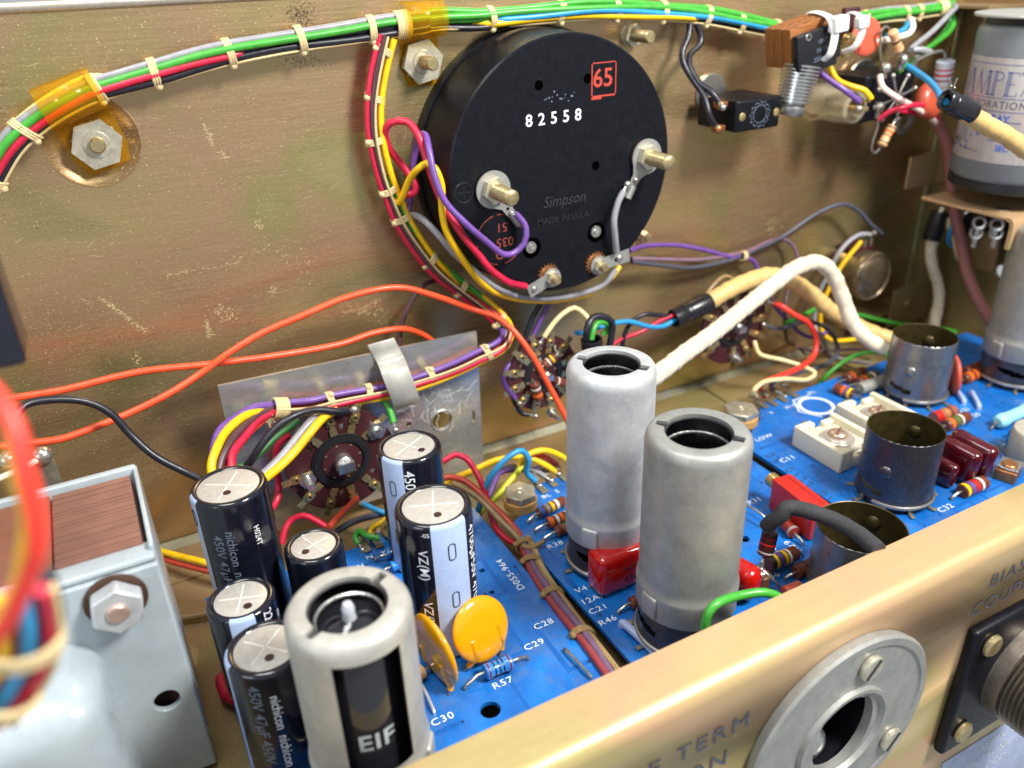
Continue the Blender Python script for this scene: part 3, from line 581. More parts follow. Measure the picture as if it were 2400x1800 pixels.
mb.lathe([(.86, 0), (.70, 0)], TR(q.x, q.y, q.z), 40); mb.lathe([(1.12, 0), (1.04, 0)], TR(q.x, q.y, q.z), 6, skip=lambda a, z, r: a < 60 or a > 250); mb.build('printed_outline', SILK, B3)
mb = MB(); q = Z(2330, 1055)+V((0, 0, .006)); 
for x0, y0, x1, y1 in ((-1, -.9, 1, -.86), (-1, .86, 1, .9), (.96, -.9, 1, .9), (-1, -.9, -.96, .9), (-.5, -.3, -.1, .3), (.1, -.4, .6, .2)): mb.prism([(x0, y0), (x1, y0), (x1, y1), (x0, y1)], .003, TR(q.x, q.y, q.z))
mb.build('printed_trace', mat('trace_grey', H('#50586a'), .5), B3)
# solder terminals at the board edges
def terminals(par, pts, ln=.75):
    for u, v in pts:
        q = Z(u, v); T = TR(q.x, q.y, ZB)
        mb = MB(); mb.box((0, 0, .05), (.30, ln, .07), T, .015); mb.box((0, ln*.5+.18, .14), (.22, .45, .07), T @ Matrix.Rotation(.35, 4, 'X'), .02); o = mb.build('solder_terminal', TABM, par)
        mb = MB(); mb.ball(.15, T @ TR(0, ln*.5+.3, .22), 10, 6, .8); mb.build('solder_blob', SOLDER, o)
terminals(B1, [(856, 1283), (884, 1273), (918, 1262)])
terminals(B2, [(1268, 1146), (1292, 1131), (1318, 1118)])
terminals(B3, [(1808, 945), (1831, 936), (1856, 925), (1784, 950)])
# ------------------------------------------------------------------ spacer nuts at board corners
def corner_nut(label, u, v, size, zt, stamp):
    q = at(u, v, z=zt); t = thing('board_screw', label, 'screw', (q.x, q.y, ZB), 'hex screws on fibre spacers'); T = TR(q.x, q.y, 0)
    mb = MB(); mb.cyl(size*1.02, ZB, ZB+.42, T, 36, .03); mb.build('fibre_washer', FIBRE, t, 30)
    mb = MB(); mb.prism(hexpoly(size*1.03, .1), .30, T @ TR(0, 0, ZB+.43)); o = mb.build('hex_head', NUT, t, 20); b = o.modifiers.new('edge', 'BEVEL'); b.width = .03
    mb = MB(); mb.ring(.13, .035, T @ TR(0, 0, ZB+.735), 16, 5, 0, 260); mb.build('stamped_mark', NUT, o)
corner_nut('hex head screw on tan washer at the corner of the middle board', 1219, 1150, .66, ZB+.73, 'C')
corner_nut('hex head screw on tan washer at the corner of the right board', 1738, 957, .78, ZB+.73, 'C')
# ------------------------------------------------------------------ tube shields
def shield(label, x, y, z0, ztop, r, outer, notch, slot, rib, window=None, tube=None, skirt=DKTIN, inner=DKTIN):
    t = thing('tube_shield', label, 'tube shield', (x, y, z0), 'tall grey tube shields'); T = TR(x, y, 0); zt = ztop; n = 96
    prof = [(r+.03, z0+1.5), (r+.045, z0+1.54), (r+.05, z0+2.2), (r+.065, z0+2.32), (r+.055, z0+2.42), (r, z0+2.52)]; zz = z0+2.5
    while zz < zt-.5: zz += .25; prof.append((r, min(zz, zt-.36)))
    prof += [(r, zt-.32), (r-.03, zt-.17), (r-.10, zt-.06), (r-.21, zt)]
    def hr(a):
        d = min(abs((a-notch+180) % 360-180), abs((a-notch) % 360-180)); return r*.64 if d > 8 else r*.84
    mb = MB(); mb.lathe(prof, T, n, window); vs = []; fs = []
    for k in range(n):
        a = 2*PI*k/n; d = 360*k/n; h = hr(d); vs += [((r-.21)*math.cos(a), (r-.21)*math.sin(a), zt), (h*math.cos(a), h*math.sin(a), zt-.02), (h*math.cos(a), h*math.sin(a), zt-.13)]
        k2 = (k+1) % n; fs += [(3*k, 3*k2, 3*k2+1, 3*k+1), (3*k+1, 3*k2+1, 3*k2+2, 3*k+2)]
    mb.add(vs, fs, T); mb.k = 1; mb.lathe([(r-.02, z0+1.5), (r-.07, z0+1.6), (r-.07, zt-.14), (r*.6, zt-.14)], T, 48, window)
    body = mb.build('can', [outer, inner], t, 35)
    mb = MB(); a = math.radians(rib); mb.box((0, 0, 0), (.20, .62, .80), T @ TR((r+.03)*math.cos(a), (r+.03)*math.sin(a), z0+1.95) @ Matrix.Rotation(a, 4, 'Z'), .095); mb.build('rib', outer, body)
    mb = MB(); mb.ring(r*(.55 if tube else .64), .05, T @ TR(0, 0, zt-(.42 if tube else .62)), 40, 6); mb.build('spring_ring', STEEL, t)
    base(t, T, z0, r-.04, slot, 1.75, skirt)
    dz = 0 if tube else 1.0
    mb = MB(); mb.lathe([(r*.72, z0+.4), (r*.72, zt-.9-dz), (r*.6, zt-.62-dz), (.3, zt-.5-dz), (.16, zt-.42-dz)], T, 32); g = mb.build('glass_tube', GLASS, t)
    mb = MB(); mb.lathe([(.17, zt-.46), (.14, zt-.30), (.15, zt-.12), (.10, zt-.0), (1e-3, zt+.03)] if tube else [(.16, zt-1.45), (.12, zt-1.5), (1e-3, zt-1.5)], T, 16); mb.build('glass_tip', NIP, g)
    return t, g, T
def base(t, T, z0, r, slot, h, m):
    def sk(a, z, rr): d = (a-slot+180) % 360-180; return abs(d) < 23 and abs((z-z0)-.95+d*.004) < .15*max(.3, 1-(d/26)**2)**.5
    prof = [(r-.0, z0+.34+.07*i) for i in range(int((h-.34)/.07)+1)]
    mb = MB(); mb.lathe(prof, T, 96, sk); mb.lathe([(r-.05, z0+.3), (r-.05, z0+h)], T, 48, lambda a, z, rr: abs((a-slot+180) % 360-180) < 24); sk_ = mb.build('socket_skirt', m, t)
    mb = MB(); mb.ring(r+.05, .075, T @ TR(0, 0, z0+.33), 56, 8); mb.build('base_flange', TIN, sk_)
    mb = MB(); mb.cyl(r*.93, z0, z0+.5, T, 32); mb.build('socket', RUB, t)
    for k in range(9):
        a = 2*PI*k/9+.3; mb = MB(); L = T @ TR(0, 0, z0) @ Matrix.Rotation(a, 4, 'Z')
        mb.box((r+.12, 0, .06), (.34, .16, .06), L, .015); mb.box((r+.0, 0, .16), (.08, .16, .22), L, .015); mb.build('solder_tab', TABM, t)
zw = at(880, 1552, y=-17.2).z
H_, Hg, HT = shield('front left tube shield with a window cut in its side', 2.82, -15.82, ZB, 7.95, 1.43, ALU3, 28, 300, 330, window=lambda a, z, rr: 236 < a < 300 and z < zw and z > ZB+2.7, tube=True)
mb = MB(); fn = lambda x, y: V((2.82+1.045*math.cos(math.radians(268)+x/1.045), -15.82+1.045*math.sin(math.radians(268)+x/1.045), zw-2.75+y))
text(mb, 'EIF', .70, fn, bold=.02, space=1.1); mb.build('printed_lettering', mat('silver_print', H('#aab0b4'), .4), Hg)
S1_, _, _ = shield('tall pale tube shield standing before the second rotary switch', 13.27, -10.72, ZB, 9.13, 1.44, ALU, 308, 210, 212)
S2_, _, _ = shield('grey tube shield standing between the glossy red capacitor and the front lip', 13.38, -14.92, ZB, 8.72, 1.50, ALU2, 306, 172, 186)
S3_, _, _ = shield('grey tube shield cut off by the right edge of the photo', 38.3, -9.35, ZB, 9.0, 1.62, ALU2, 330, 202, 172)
# open shield bases ---------------------------------------------------------
def open_base(label, x, y, z0, h, r, m, dim, slot):
    t = thing('open_tube_base', label, 'tube base', (x, y, z0), 'open tin tube bases'); T = TR(x, y, 0)
    def sk(a, z, rr): d = (a-slot+180) % 360-180; return abs(d) < 22 and abs((z-z0)-.80+d*.004) < .12
    prof = [(r+.03, z0+.36), (r, z0+.45)]+[(r, z0+.45+.08*i) for i in range(1, int((h-.5)/.08))]+[(r, z0+h-.02), (r-.02, z0+h)]
    mb = MB(); mb.lathe(prof, T, 96, sk); mb.k = 1; mb.lathe([(r-.02, z0+h), (r-.05, z0+h-.02), (r-.05, z0+1.3)], T, 64); mb.lathe([(r-.05, z0+1.3), (r-.05, z0+.3)], T, 64, lambda a, z, rr: abs((a-slot+180) % 360-180) < 26)
    o = mb.build('skirt', [m, OLIVE], t, 40)
    for a, inw in dim:
        a_ = math.radians(a); rr = r-.02 if not inw else r-.05
        mb = MB(); mb.ball(.27, T @ TR(rr*math.cos(a_), rr*math.sin(a_), z0+h*(.74 if inw else .56)) @ Matrix.Rotation(a_, 4, 'Z') @ Matrix.Rotation(PI/2*(-1 if inw else 1), 4, 'Y'), 16, 10, .45); mb.build('dimple', OLIVE if inw else m, o)
    mb = MB(); mb.ring(r+.06, .07, T @ TR(0, 0, z0+.32), 56, 8, slot+12, slot+300); mb.build('base_flange', TIN, t)
    mb = MB(); mb.lathe([(r*.95, z0), (r*.95, z0+.4), (.5, z0+.45), (.45, z0+.1), (1e-3, z0+.1)], T, 32); mb.build('socket', RUB, t)
    for k in range(9):
        a = 2*PI*k/9+.1; L = T @ TR(0, 0, z0) @ Matrix.Rotation(a, 4, 'Z')
        mb = MB(); mb.box((r+.14, 0, .06), (.34, .17, .06), L, .015); mb.box((r+.0, 0, .16), (.08, .17, .22), L, .015); mb.build('solder_tab', TABM, t)
    return t
open_base('open tin tube base beside the cream cloth sleeve at the right', 32.82, -7.93, ZB, 3.15, 1.41, BLUED, [(202, 0), (26, 1)], 188)
open_base('dark open tube base beside the cream ceramic trimmers', 25.23, -13.08, ZB, 3.06, 1.39, DKTIN, [(197, 0), (20, 1)], 176)
open_base('open tube base partly hidden behind the lip with a black sleeve over it', 19.55, -16.1, ZB, 2.6, 1.42, BLUED, [(200, 0), (22, 1)], 180)
# ------------------------------------------------------------------ electrolytic capacitors
def cyl_fn(x, y, r, a0, z0, down=True):
    a0 = math.radians(a0); r2 = r+.010
    if down: return lambda tx, ty: V((x+r2*math.cos(a0+ty/r2), y+r2*math.sin(a0+ty/r2), z0-tx))
    return lambda tx, ty: V((x+r2*math.cos(a0+tx/r2), y+r2*math.sin(a0+tx/r2), z0+ty))
def ecap(label, x, y, ztop, r, stripe=None, marks=(), texts=(), cross=45, vent=None, z0=ZB, ring=.24, sw=44):
    t = thing('electrolytic_capacitor', label, 'capacitor', (x, y, z0), 'black electrolytic capacitors'); T = TR(x, y, 0); zt = ztop
    prof = [(r-.06, z0), (r, z0+.08), (r, z0+.5), (r-.012, z0+.6), (r, z0+.7), (r, zt-.14), (r-.03, zt-.05), (r-.10, zt), (r-ring+.04, zt-.01), (r-ring, zt-.06)]
    mb = MB(); mb.lathe(prof, T, 64); sl = mb.build('sleeve', SLEEVE, t, 60)
    mb = MB(); mb.lathe([(r-ring+.02, zt-.10), (r-ring+.02, zt-.05), (r-ring-.04, zt-.03), (1e-3, zt-.03)], T, 48); tp = mb.build('can_top', CAPTOP, t)
    for dd in (0, 90):
        mb = MB(); mb.box((0, 0, zt-.028), (2*(r-ring)*.82, .035, .016), T @ Matrix.Rotation(math.radians(cross+dd), 4, 'Z')); mb.build('vent_groove', GROOVE, tp)
    if vent:
        a = math.radians(vent[0]); mb = MB(); mb.cyl(.13, zt-.034, zt-.018, T @ TR(vent[1]*math.cos(a), vent[1]*math.sin(a), 0), 7); mb.build('ink_dot', mat('dark_red_ink', (.03, .008, .01), .4), tp)
    if stripe is not None:
        mb = MB(); mb.lathe([(a+.006, b+.002) for a, b in prof[1:-2]], T, 120, lambda a, z, rr: abs((a-stripe+180) % 360-180) > sw/2); st = mb.build('printed_stripe', STRIPE, sl)
        for zc in marks:
            f_ = cyl_fn(x, y, r+.004, stripe, zc, False); pts = []
            for k in range(29): a = 2*PI*k/28; pts.append(f_(.11*math.cos(a), .18*(1 if math.sin(a) > 0 else -1)+.11*math.sin(a)))
            mb = MB(); mb.tube(pts, .016, 5); mb.build('printed_mark', BLACKINK, st)
    for s_, a0, zc, size, down, m in texts:
        mb = MB(); text(mb, s_, size, cyl_fn(x, y, r, a0, zc, down), bold=.008); mb.build('printed_lettering', m, sl)
    for dx in (-.3, .3):
        mb = MB(); mb.tube([V((x+dx, y, z0)), V((x+dx, y, z0-.25))], .05, 6); mb.build('lead', LEAD, t)
    return t
ecap('biggest black capacitor with pale stripe beside the yellow disc', 6.70, -11.19, 6.34, 1.15, stripe=272, marks=(5.35, 3.55), cross=68, vent=(262, .52), sw=58,
     texts=[('4700µF50V 4700µF50V', 314, 3.75, .44, True, WHITE), ('VZ(M)', 228, 4.95, .42, True, WHITE), ('VZ(M)', 228, 3.0, .42, True, WHITE), ('-05', 235, 6.05, .2, False, WHITE)])
qa = at(534, 1135, z=6.5)
ecap('tall black capacitor at the left back with a dim printed side', qa.x, qa.y, 6.5, 1.16, stripe=190, marks=(5.8,), cross=58, vent=(255, .42), sw=26,
     texts=[('450V 47µF 450V', 232, 4.0, .42, True, DIMINK), ('nichicon  nichicon', 252, 4.1, .40, True, DIMINK), ('H024T', 292, 5.1, .26, True, WHITE)])
qb = at(958, 1043, z=6.0)
ecap('black capacitor behind the biggest one, beside the rotary switch', qb.x, qb.y, 6.0, 1.10, stripe=214, marks=(4.9, 2.9), cross=30, vent=(300, .55), sw=46,
     texts=[('450V 47µF', 246, 4.55, .50, True, WHITE), ('nichicon', 272, 3.9, .40, True, WHITE)])
qd = at(734, 1275, z=4.3)
ecap('short black capacitor with pale arc on its rim between the tall ones', qd.x, qd.y, 4.3, .93, stripe=110, cross=20, vent=(215, .38), sw=40, texts=[('V', 160, 4.0, .3, False, WHITE)])
qe = at(563, 1400, z=4.6)
ecap('black capacitor at the left board edge with a pale stripe facing front', qe.x, qe.y, 4.6, .97, stripe=262, marks=(3.7,), cross=70, vent=(285, .45), sw=42, texts=[('22µF 450V', 305, 3.6, .42, True, WHITE), ('nichicon', 335, 3.6, .3, True, WHITE)])
ecap('nearest black capacitor at the left, beside the windowed shield', 1.13, -13.1, 5.12, 1.04, stripe=176, cross=45, vent=(270, .42), sw=40, texts=[('450V 47µF 450V', 236, 3.4, .42, True, DIMINK), ('nichicon  nichicon', 262, 3.1, .36, True, WHITE)])
qg = at(762, 1410, z=4.4)
ecap('black capacitor mostly hidden behind the windowed tube shield', qg.x, qg.y, 4.4, 1.05, stripe=40, cross=15, texts=[('nichicon', 100, 4.0, .3, False, WHITE)])
# ------------------------------------------------------------------ power transformer at the left
tf = thing('power_transformer', 'grey painted transformer with brown laminated core at lower left', 'transformer', (-4.5, -9.3, 0))
mb = MB(); mb.box((-4.6, -9.2, 3.9), (7.3, 3.5, 7.5), bev=.04); core = mb.build('core', mat('lamination_gap', (.075, .04, .03), .7), tf)
mb = MB(); mb.box((-4.6, -7.15, 3.98), (7.6, .24, 7.96), bev=.05); mb.build('rear_frame', GREYP, tf)
mb = MB(); mb.box((-.82, -9.2, 3.98), (.12, 4.2, 7.9), bev=.04); mb.build('side_frame', GREYP, tf)
for k in range(24):
    mb = MB(); mb.box((-2.0, -10.86+.146*k, 7.70), (2.0, .118, .30+random.uniform(-.03, .03)), bev=.01); mb.build('lamination', LAM, core)
mb = MB(); mb.box((-5.6, -9.2, 7.72), (5.1, 3.45, .34), bev=.03); mb.build('paper_wrap', mat('brown_paper', H('#7d4f3c'), .55, 0, .12, 1.2, dirt=.25, dcol=H('#5c382a')), core)
hxu = at(392, 1643, y=-11.62)
mb = MB(); mb.prism([(-8.5, .2), (-.78, .2), (-.78, 7.55), (-8.5, 7.55)], .2, TR(0, -11.42, 0) @ XZ, [circ(hxu.x, hxu.z, .33, 24)]); bell = mb.build('front_flange', GREYP, tf, 30); b = bell.modifiers.new('edge', 'BEVEL'); b.width = .05; b.segments = 3; b.limit_method = 'ANGLE'
mb = MB(); mb.box((-4.64, -11.15, 7.66), (7.7, .72, .20), bev=.09); mb.build('rolled_lip', GREYP, bell)
mb = MB(); mb.box((0, 0, 0), (7.5, 4.6, 7.4), TR(-6.25, -11.9, 2.5), 1.15); o = mb.build('end_bell', GREYP, tf, 80)
m = o.modifiers.new('smooth', 'SUBSURF'); m.levels = m.render_levels = 2
q = at(272, 1405, y=-11.65); T = yframe(q.x, -11.63, q.z)
mb = MB(); mb.lathe([(.2, 0), (.73, 0), (.73, .07), (.2, .07)], T, 32); mb.build('washer', mat('rusty_washer', H('#5c4438'), .5, .5, .3), tf)
mb = MB(); mb.prism(hexpoly(.66, .35), .48, T @ TR(0, 0, .09)); o = mb.build('hex_nut', mat('zinc_nut', H('#c4c8cc'), .4, .45, .1), tf, 20); b = o.modifiers.new('edge', 'BEVEL'); b.width = .06; b.segments = 2
mb = MB(); stud(mb, T, .27, .1, .66, 18, .09); mb.build('bolt_end', mat('pinkish_bolt', H('#b9a094'), .4, .6, .2), tf, 50)
# ------------------------------------------------------------------ can transformer on its shelf at the right
cx, cy, zb_, zt_, r = 39.15, -6.25, 10.55, 17.3, 2.72
cn = thing('can_transformer', 'grey cylindrical can with a silver printed label on the upper right shelf', 'transformer', (cx, cy, zb_)); T = TR(cx, cy, 0)
mb = MB(); mb.lathe([(r-.15, zb_+.1), (r, zb_+.3), (r, zt_-.35), (r-.05, zt_-.15), (r-.2, zt_), (1e-3, zt_)], T, 72); can = mb.build('can', CANP, cn)
mb = MB(); mb.lathe([(r-.3, zt_), (r-.3, zt_+.22), (1e-3, zt_+.22)], T, 48); mb.build('top_gasket', RUB, cn)
mb = MB(); mb.lathe([(r-.1, zb_-.35), (r-.02, zb_-.28), (r-.02, zb_+.05), (r-.2, zb_+.12)], T, 64); mb.build('rubber_seal', RUB, cn)
mb = MB(); mb.lathe([(1e-3, zt_+.3), (r+.25, zt_+.3), (r+.28, zt_+.36), (r+.25, zt_+.42), (1e-3, zt_+.42)], T, 64); mb.build('top_disc', ALU3, cn)
lz0, lz1 = zb_+1.05, zt_-1.28
acam = math.degrees(math.atan2(CAM.y-cy, CAM.x-cx)) % 360; la0 = acam-80; la1 = acam+120
mb = MB(); mb.lathe([(r+.008, lz0), (r+.012, lz0+.02), (r+.012, lz1-.02), (r+.008, lz1)], T, 180, lambda a, z, rr: not (la0 < a < la1)); lab = mb.build('silver_label', aluminium('label_silver', H('#bcb6b2'), .36, .35, .15, H('#b59a90')), cn)
def LF(u, v):  # label coordinates: x along the circumference from the left edge, y up
    v = lz1-(lz1-v)*.73; a = math.radians(la0)+u*.68/(r+.02); return V((cx+(r+.022)*math.cos(a), cy+(r+.022)*math.sin(a), v))
ink = MB()
def ln_(x0, y0, x1, y1, w=.022):
    n = max(1, int(abs(x1-x0)/.15)); dx, dy = x1-x0, y1-y0; L = math.hypot(dx, dy); nx, ny = -dy/L*w, dx/L*w
    for k in range(n):
        a, b = k/n, (k+1)/n; ink.add([LF(x0+dx*a-nx, y0+dy*a-ny), LF(x0+dx*b-nx, y0+dy*b-ny), LF(x0+dx*b+nx, y0+dy*b+ny), LF(x0+dx*a+nx, y0+dy*a+ny)], [(0, 1, 2, 3)])
def bar2(x0, y0, x1, y1, g=.07): ln_(x0-g, y0, x1-g, y1, .028); ln_(x0+g, y0, x1+g, y1, .028); ln_(x0-.16, y0, x0+.16, y0, .03); ln_(x1-.16, y1, x1+.16, y1, .03)
ty0, ty1 = lz1-2.08, lz1-.76; x = 1.0
ln_(.82, lz1-.35, 6.2, lz1-.35, .016); ln_(.82, lz1-2.25, 6.2, lz1-2.25, .018); ln_(.82, lz1-3.0, 6.2, lz1-3.0, .018); ln_(.82, lz1-.35, .82, lz1-2.25, .016)
ln_(x-.12, ty0, x+.3, ty1, .018); bar2(x+.62, ty0, x+.30, ty1); ln_(x+.1, ty0+.33, x+.5, ty0+.33, .016); x += 1.12        # A
ln_(x-.1, ty0, x-.02, ty1, .018); ln_(x-.02, ty1, x+.36, ty0, .035); ln_(x+.36, ty0, x+.76, ty1, .018); bar2(x+.86, ty0, x+.76, ty1); x += 1.22   # M
bar2(x, ty0, x, ty1)
for k in range(10):
    a0, a1 = PI/2-PI*k/10, PI/2-PI*(k+1)/10; ln_(x+.12+.42*math.cos(a0), ty1-.25+.25*math.sin(a0), x+.12+.42*math.cos(a1), ty1-.25+.25*math.sin(a1), .024)
x += .9   # P
bar2(x, ty0, x, ty1); ln_(x, ty0, x+.55, ty0, .018); ln_(x, ty1, x+.52, ty1, .018); ln_(x, (ty0+ty1)/2, x+.38, (ty0+ty1)/2, .016); ln_(x+.55, ty0, x+.58, ty0+.2, .016); ln_(x+.52, ty1, x+.55, ty1-.18, .016); x += .82  # E
bar2(x+.6, ty0, x, ty1); ln_(x, ty0, x+.6, ty1, .018)  # X
o = ink.build('brand_lettering', NAVY, lab)
mb = MB(); tx = lambda s_, X, Y, size, **k: text(mb, s_, size, lambda a, b: LF(X+a, Y+b), **k)
tx('CORPORATION', 3.15, lz1-2.64, .62, space=1.15); mb.build('printed_lettering', GREYINK, lab)
mb = MB(); tx('LINE', .72, lz1-3.3, .5, bold=.02); tx('3 GRAY', 3.7, lz1-3.45, .64, bold=.02); tx('2', 2.9, lz1-4.3, .64, bold=.02); tx('IMP', 4.6, lz1-4.4, .62, bold=.02); tx('SEC', 4.7, lz1-5.15, .5, bold=.02); tx('1', 1.9, lz1-5.0, .42, bold=.02); mb.build('printed_lettering', mat('blue_ink', H('#2a55c0'), .4), lab)
mb = MB(); tx('LINE 8', .82, lz1-5.05, .42, bold=.015); tx('IN', .5, lz1-5.45, .4, bold=.015); mb.build('printed_lettering', GREYINK, lab)
ink = MB()
ln_(.4, lz1-3.2, 1.3, lz1-3.2); ln_(1.3, lz1-3.2, 1.3, lz1-5.0, .016); ln_(2.05, lz1-3.6, 2.6, lz1-3.6); ln_(2.7, lz1-3.6, 5.5, lz1-3.6); ln_(3.6, lz1-4.72, 5.3, lz1-4.72)
ln_(1.4, lz1-5.4, 1.8, lz1-5.4); ln_(1.8, lz1-5.4, 3.2, lz1-5.5); ln_(2.1, lz1-4.9, 2.1, lz1-5.4); ln_(.3, lz1-5.3, 1.4, lz1-5.3)
for k in range(12): ln_(1.5, lz1-3.3-.15*k, 1.7, lz1-3.3-.15*k, .02); ln_(1.85, lz1-3.3-.15*k, 1.95, lz1-3.3-.15*k, .03)
for X, Y in ((.98, lz1-3.2), (2.65, lz1-3.6), (2.4, lz1-4.6), (1.55, lz1-5.4), (2.1, lz1-5.42)):
    for k in range(12): a0, a1 = 2*PI*k/12, 2*PI*(k+1)/12; ln_(X+.085*math.cos(a0), Y+.085*math.sin(a0), X+.085*math.cos(a1), Y+.085*math.sin(a1), .018)
ink.build('printed_diagram', NAVY, lab)
sh = thing('support_shelf', 'tan sheet metal shelf under the grey labelled can', 'shelf', (39, -6, 9.7))
qs = at(2160, 455, x=36.6); qf = at(2368, 478, x=36.6); zs = qs.z-.2; yf = qf.y
mb = MB(); mb.box((39.25, (qs.y+yf)/2, zs), (5.3, abs(qs.y-yf), .16), bev=.04); o = mb.build('top_sheet', LIP, sh)
mb = MB(); pr = [(0, .08), (-.22, .05), (-.36, -.08), (-.40, -.3), (-.40, -1.35), (-.22, -1.35), (-.22, -.3), (-.18, -.14), (0, -.08)]; mb.prism(pr, 5.3, TR(36.6, yf, zs) @ YZ); mb.build('folded_front', LIP, sh)
mb = MB(); q = at(2345, 503-16, x=38.4); mb.cyl(.35, zs+.09, zs+.13, TR(37.6, yf+.9, 0), 20); mb.build('rivet', STEEL, o)
ts = thing('terminal_strip', 'black phenolic strip with looped tin tags under the shelf', 'terminal strip', (40, -5.5, 8))
q = at(2310, 525, x=40.2); mb = MB(); mb.box((40.6, q.y-.2, q.z+.1), (.35, 3.4, 2.6), bev=.05); mb.build('strip', BLK, ts)
mb = MB(); q2 = at(2288, 585, x=40.0); mb.box((40.5, q2.y, q2.z-.1), (.25, 1.8, 2.0), bev=.04); mb.build('lower_plate', BROWN, ts)
for u, v in ((2258, 488), (2296, 522), (2337, 526), (2335, 546), (2289, 545)):
    p = at(u, v, x=40.0); T = frame(p, (-.85, -.5, .1), (0, 0, 1)); mb = MB(); mb.ring(.28, .10, T, 20, 6); mb.box((-.5, 0, 0), (.55, .22, .06), T); mb.build('tag', SOLDER, ts)
# ------------------------------------------------------------------ wires
def W(label, col, pts, r=.13, name='wire', cat='wire', group='loose hook up wires', n=10, wob=0, ends=()):
    p = [P3(q) for q in pts]; g_ = random.Random(len(label)*7+int(abs(p[0].x)*100)); p = [q if i in (0, len(p)-1) or len(p) < 5 else q+V((g_.gauss(0, .022), g_.gauss(0, .03), g_.gauss(0, .022))) for i, q in enumerate(p)]; t = thing(name, label, cat, p[0], group); m = WR[col] if isinstance(col, str) else col
    mb = MB(); mb.tube(spline(p, .2), r, n, wob=wob); mb.build('insulation' if cat == 'wire' else 'sleeve', m, t, 70)
    for i in ends:
        q = p[i]; d = (p[i]-p[1 if i == 0 else -2]).normalized(); mb = MB(); mb.tube([q-d*.05, q+d*.12, q+d*.28+V((0, 0, -.03))], r*.55, 6); mb.ball(r*1.1, TR(*(q+d*.3)), 10, 6); mb.build('tinned_end', SOLDER, t)
    return t
W('orange wire running along the gold panel into the plate edge', 'orange', [(-30, 947, -2.2), (7, 940, -2.2), (150, 914, -2.1), (325, 874, -2.0), (500, 852, -1.9), (650, 830, -1.8), (800, 803, -1.6), (872, 781, -1.5), (945, 772, -1.4), (992, 787, -1.2), (1030, 812, -.9)], .122)
W('long orange wire rising across the panel then diving behind the tall shield', 'orange', [(-30, 1050, -3.6), (50, 1042, -3.5), (145, 1028, -3.4), (217, 1001, -3.2), (307, 965, -3.0), (398, 922, -2.8), (470, 876, -2.6), (542, 823, -2.5), (615, 785, -2.4), (705, 741, -2.3), (800, 701, -2.2), (890, 678, -2.2), (945, 674, -2.2), (1017, 694, -2.2), (1107, 722, -2.1), (1162, 742, -2.6), (1201, 770, -3.2), (1252, 836, -3.9), (1288, 905, -4.4), (1330, 990, -4.8), (1350, 1040, -5.0)], .122)
W('black wire arching over the transformer to the left capacitors', 'black', [(25, 1010, -4.6), (35, 976, -4.3), (61, 951, -4.0), (119, 936, -3.8), (199, 942, -3.8), (260, 970, -3.9), (307, 1019, -4.1), (362, 1066, -4.4), (434, 1108, -4.8), (490, 1132, -5.2)], .125)
W('brown wire looping out of the small hole below the meter', 'brown', [(1045, 657, -.05), (1025, 657, -.4), (1000, 663, -.6), (974, 689, -.7), (948, 734, -.8), (938, 781, -1.0), (936, 830, -1.2)], .11)
W('crimson wire looping beside the meter rim to the left solder tag', 'red', [(945, 458, -1.0), (968, 455, -1.2), (974, 438, -1.2), (955, 401, -1.0), (926, 368, -.9), (908, 342, -.9), (903, 307, -1.0), (918, 284, -1.2), (952, 286, -1.5), (981, 318, -1.9), (999, 380, -2.3), (1024, 448, -2.6), (1053, 506, -2.9), (1089, 561, -3.2), (1127, 602, -3.4), (1147, 627, -3.5), (1191, 661, -3.5), (1232, 671, -3.3)], .135)
W('purple wire looping up beside the meter to the left terminal lug', 'purple', [(955, 505, -.8), (960, 470, -.7), (962, 430, -.7), (966, 395, -.8), (974, 350, -1.0), (986, 320, -1.5), (997, 316, -2.0), (1006, 350, -2.6), (1017, 416, -3.0), (1046, 474, -3.3), (1089, 521, -3.5), (1144, 571, -3.6), (1180, 597, -3.65), (1203, 597, -3.65), (1228, 568, -3.6), (1233, 535, -3.5), (1222, 515, -3.4), (1207, 500, -3.3)], .125)
W('yellow wire crossing the meter side and running under its lower edge', 'yellow', [(922, 470, -1.0), (934, 474, -1.2), (946, 458, -1.5), (963, 416, -1.9), (982, 391, -2.3), (1002, 384, -2.5), (1024, 398, -2.8), (1037, 434, -2.9), (1035, 477, -2.9), (1046, 535, -2.9), (1075, 590, -2.8), (1115, 650, -2.7), (1151, 677, -2.6), (1198, 698, -2.4), (1262, 706, -2.3), (1320, 703, -2.2), (1385, 686, -2.0), (1430, 655, -1.8), (1452, 625, -1.6)], .13)
W('grey wire swinging under the lower edge of the meter', 'grey', [(962, 505, -.9), (975, 505, -1.2), (992, 514, -1.6), (1024, 546, -2.2), (1060, 588, -2.5), (1110, 634, -2.7), (1150, 664, -2.7), (1190, 685, -2.6), (1252, 697, -2.5), (1324, 697, -2.4), (1379, 683, -2.2), (1415, 663, -2.0), (1442, 634, -1.7)], .13)
W('short grey wire hanging from the right meter terminal to its tag', 'grey', [(1462, 448, -3.35), (1451, 470, -3.4), (1441, 514, -3.5), (1441, 555, -3.5), (1445, 590, -3.3)], .13, ends=(0,))
W('bright purple wire leaving the meter tag towards the pale tie', 'purple', [(1475, 588, -1.4), (1500, 580, -1.2), (1536, 573, -1.0), (1590, 575, -.9), (1654, 588, -.8), (1705, 600, -.7), (1745, 602, -.7), (1765, 611, -.8), (1778, 635, -1.0), (1788, 670, -1.3), (1796, 700, -1.5)], .11)
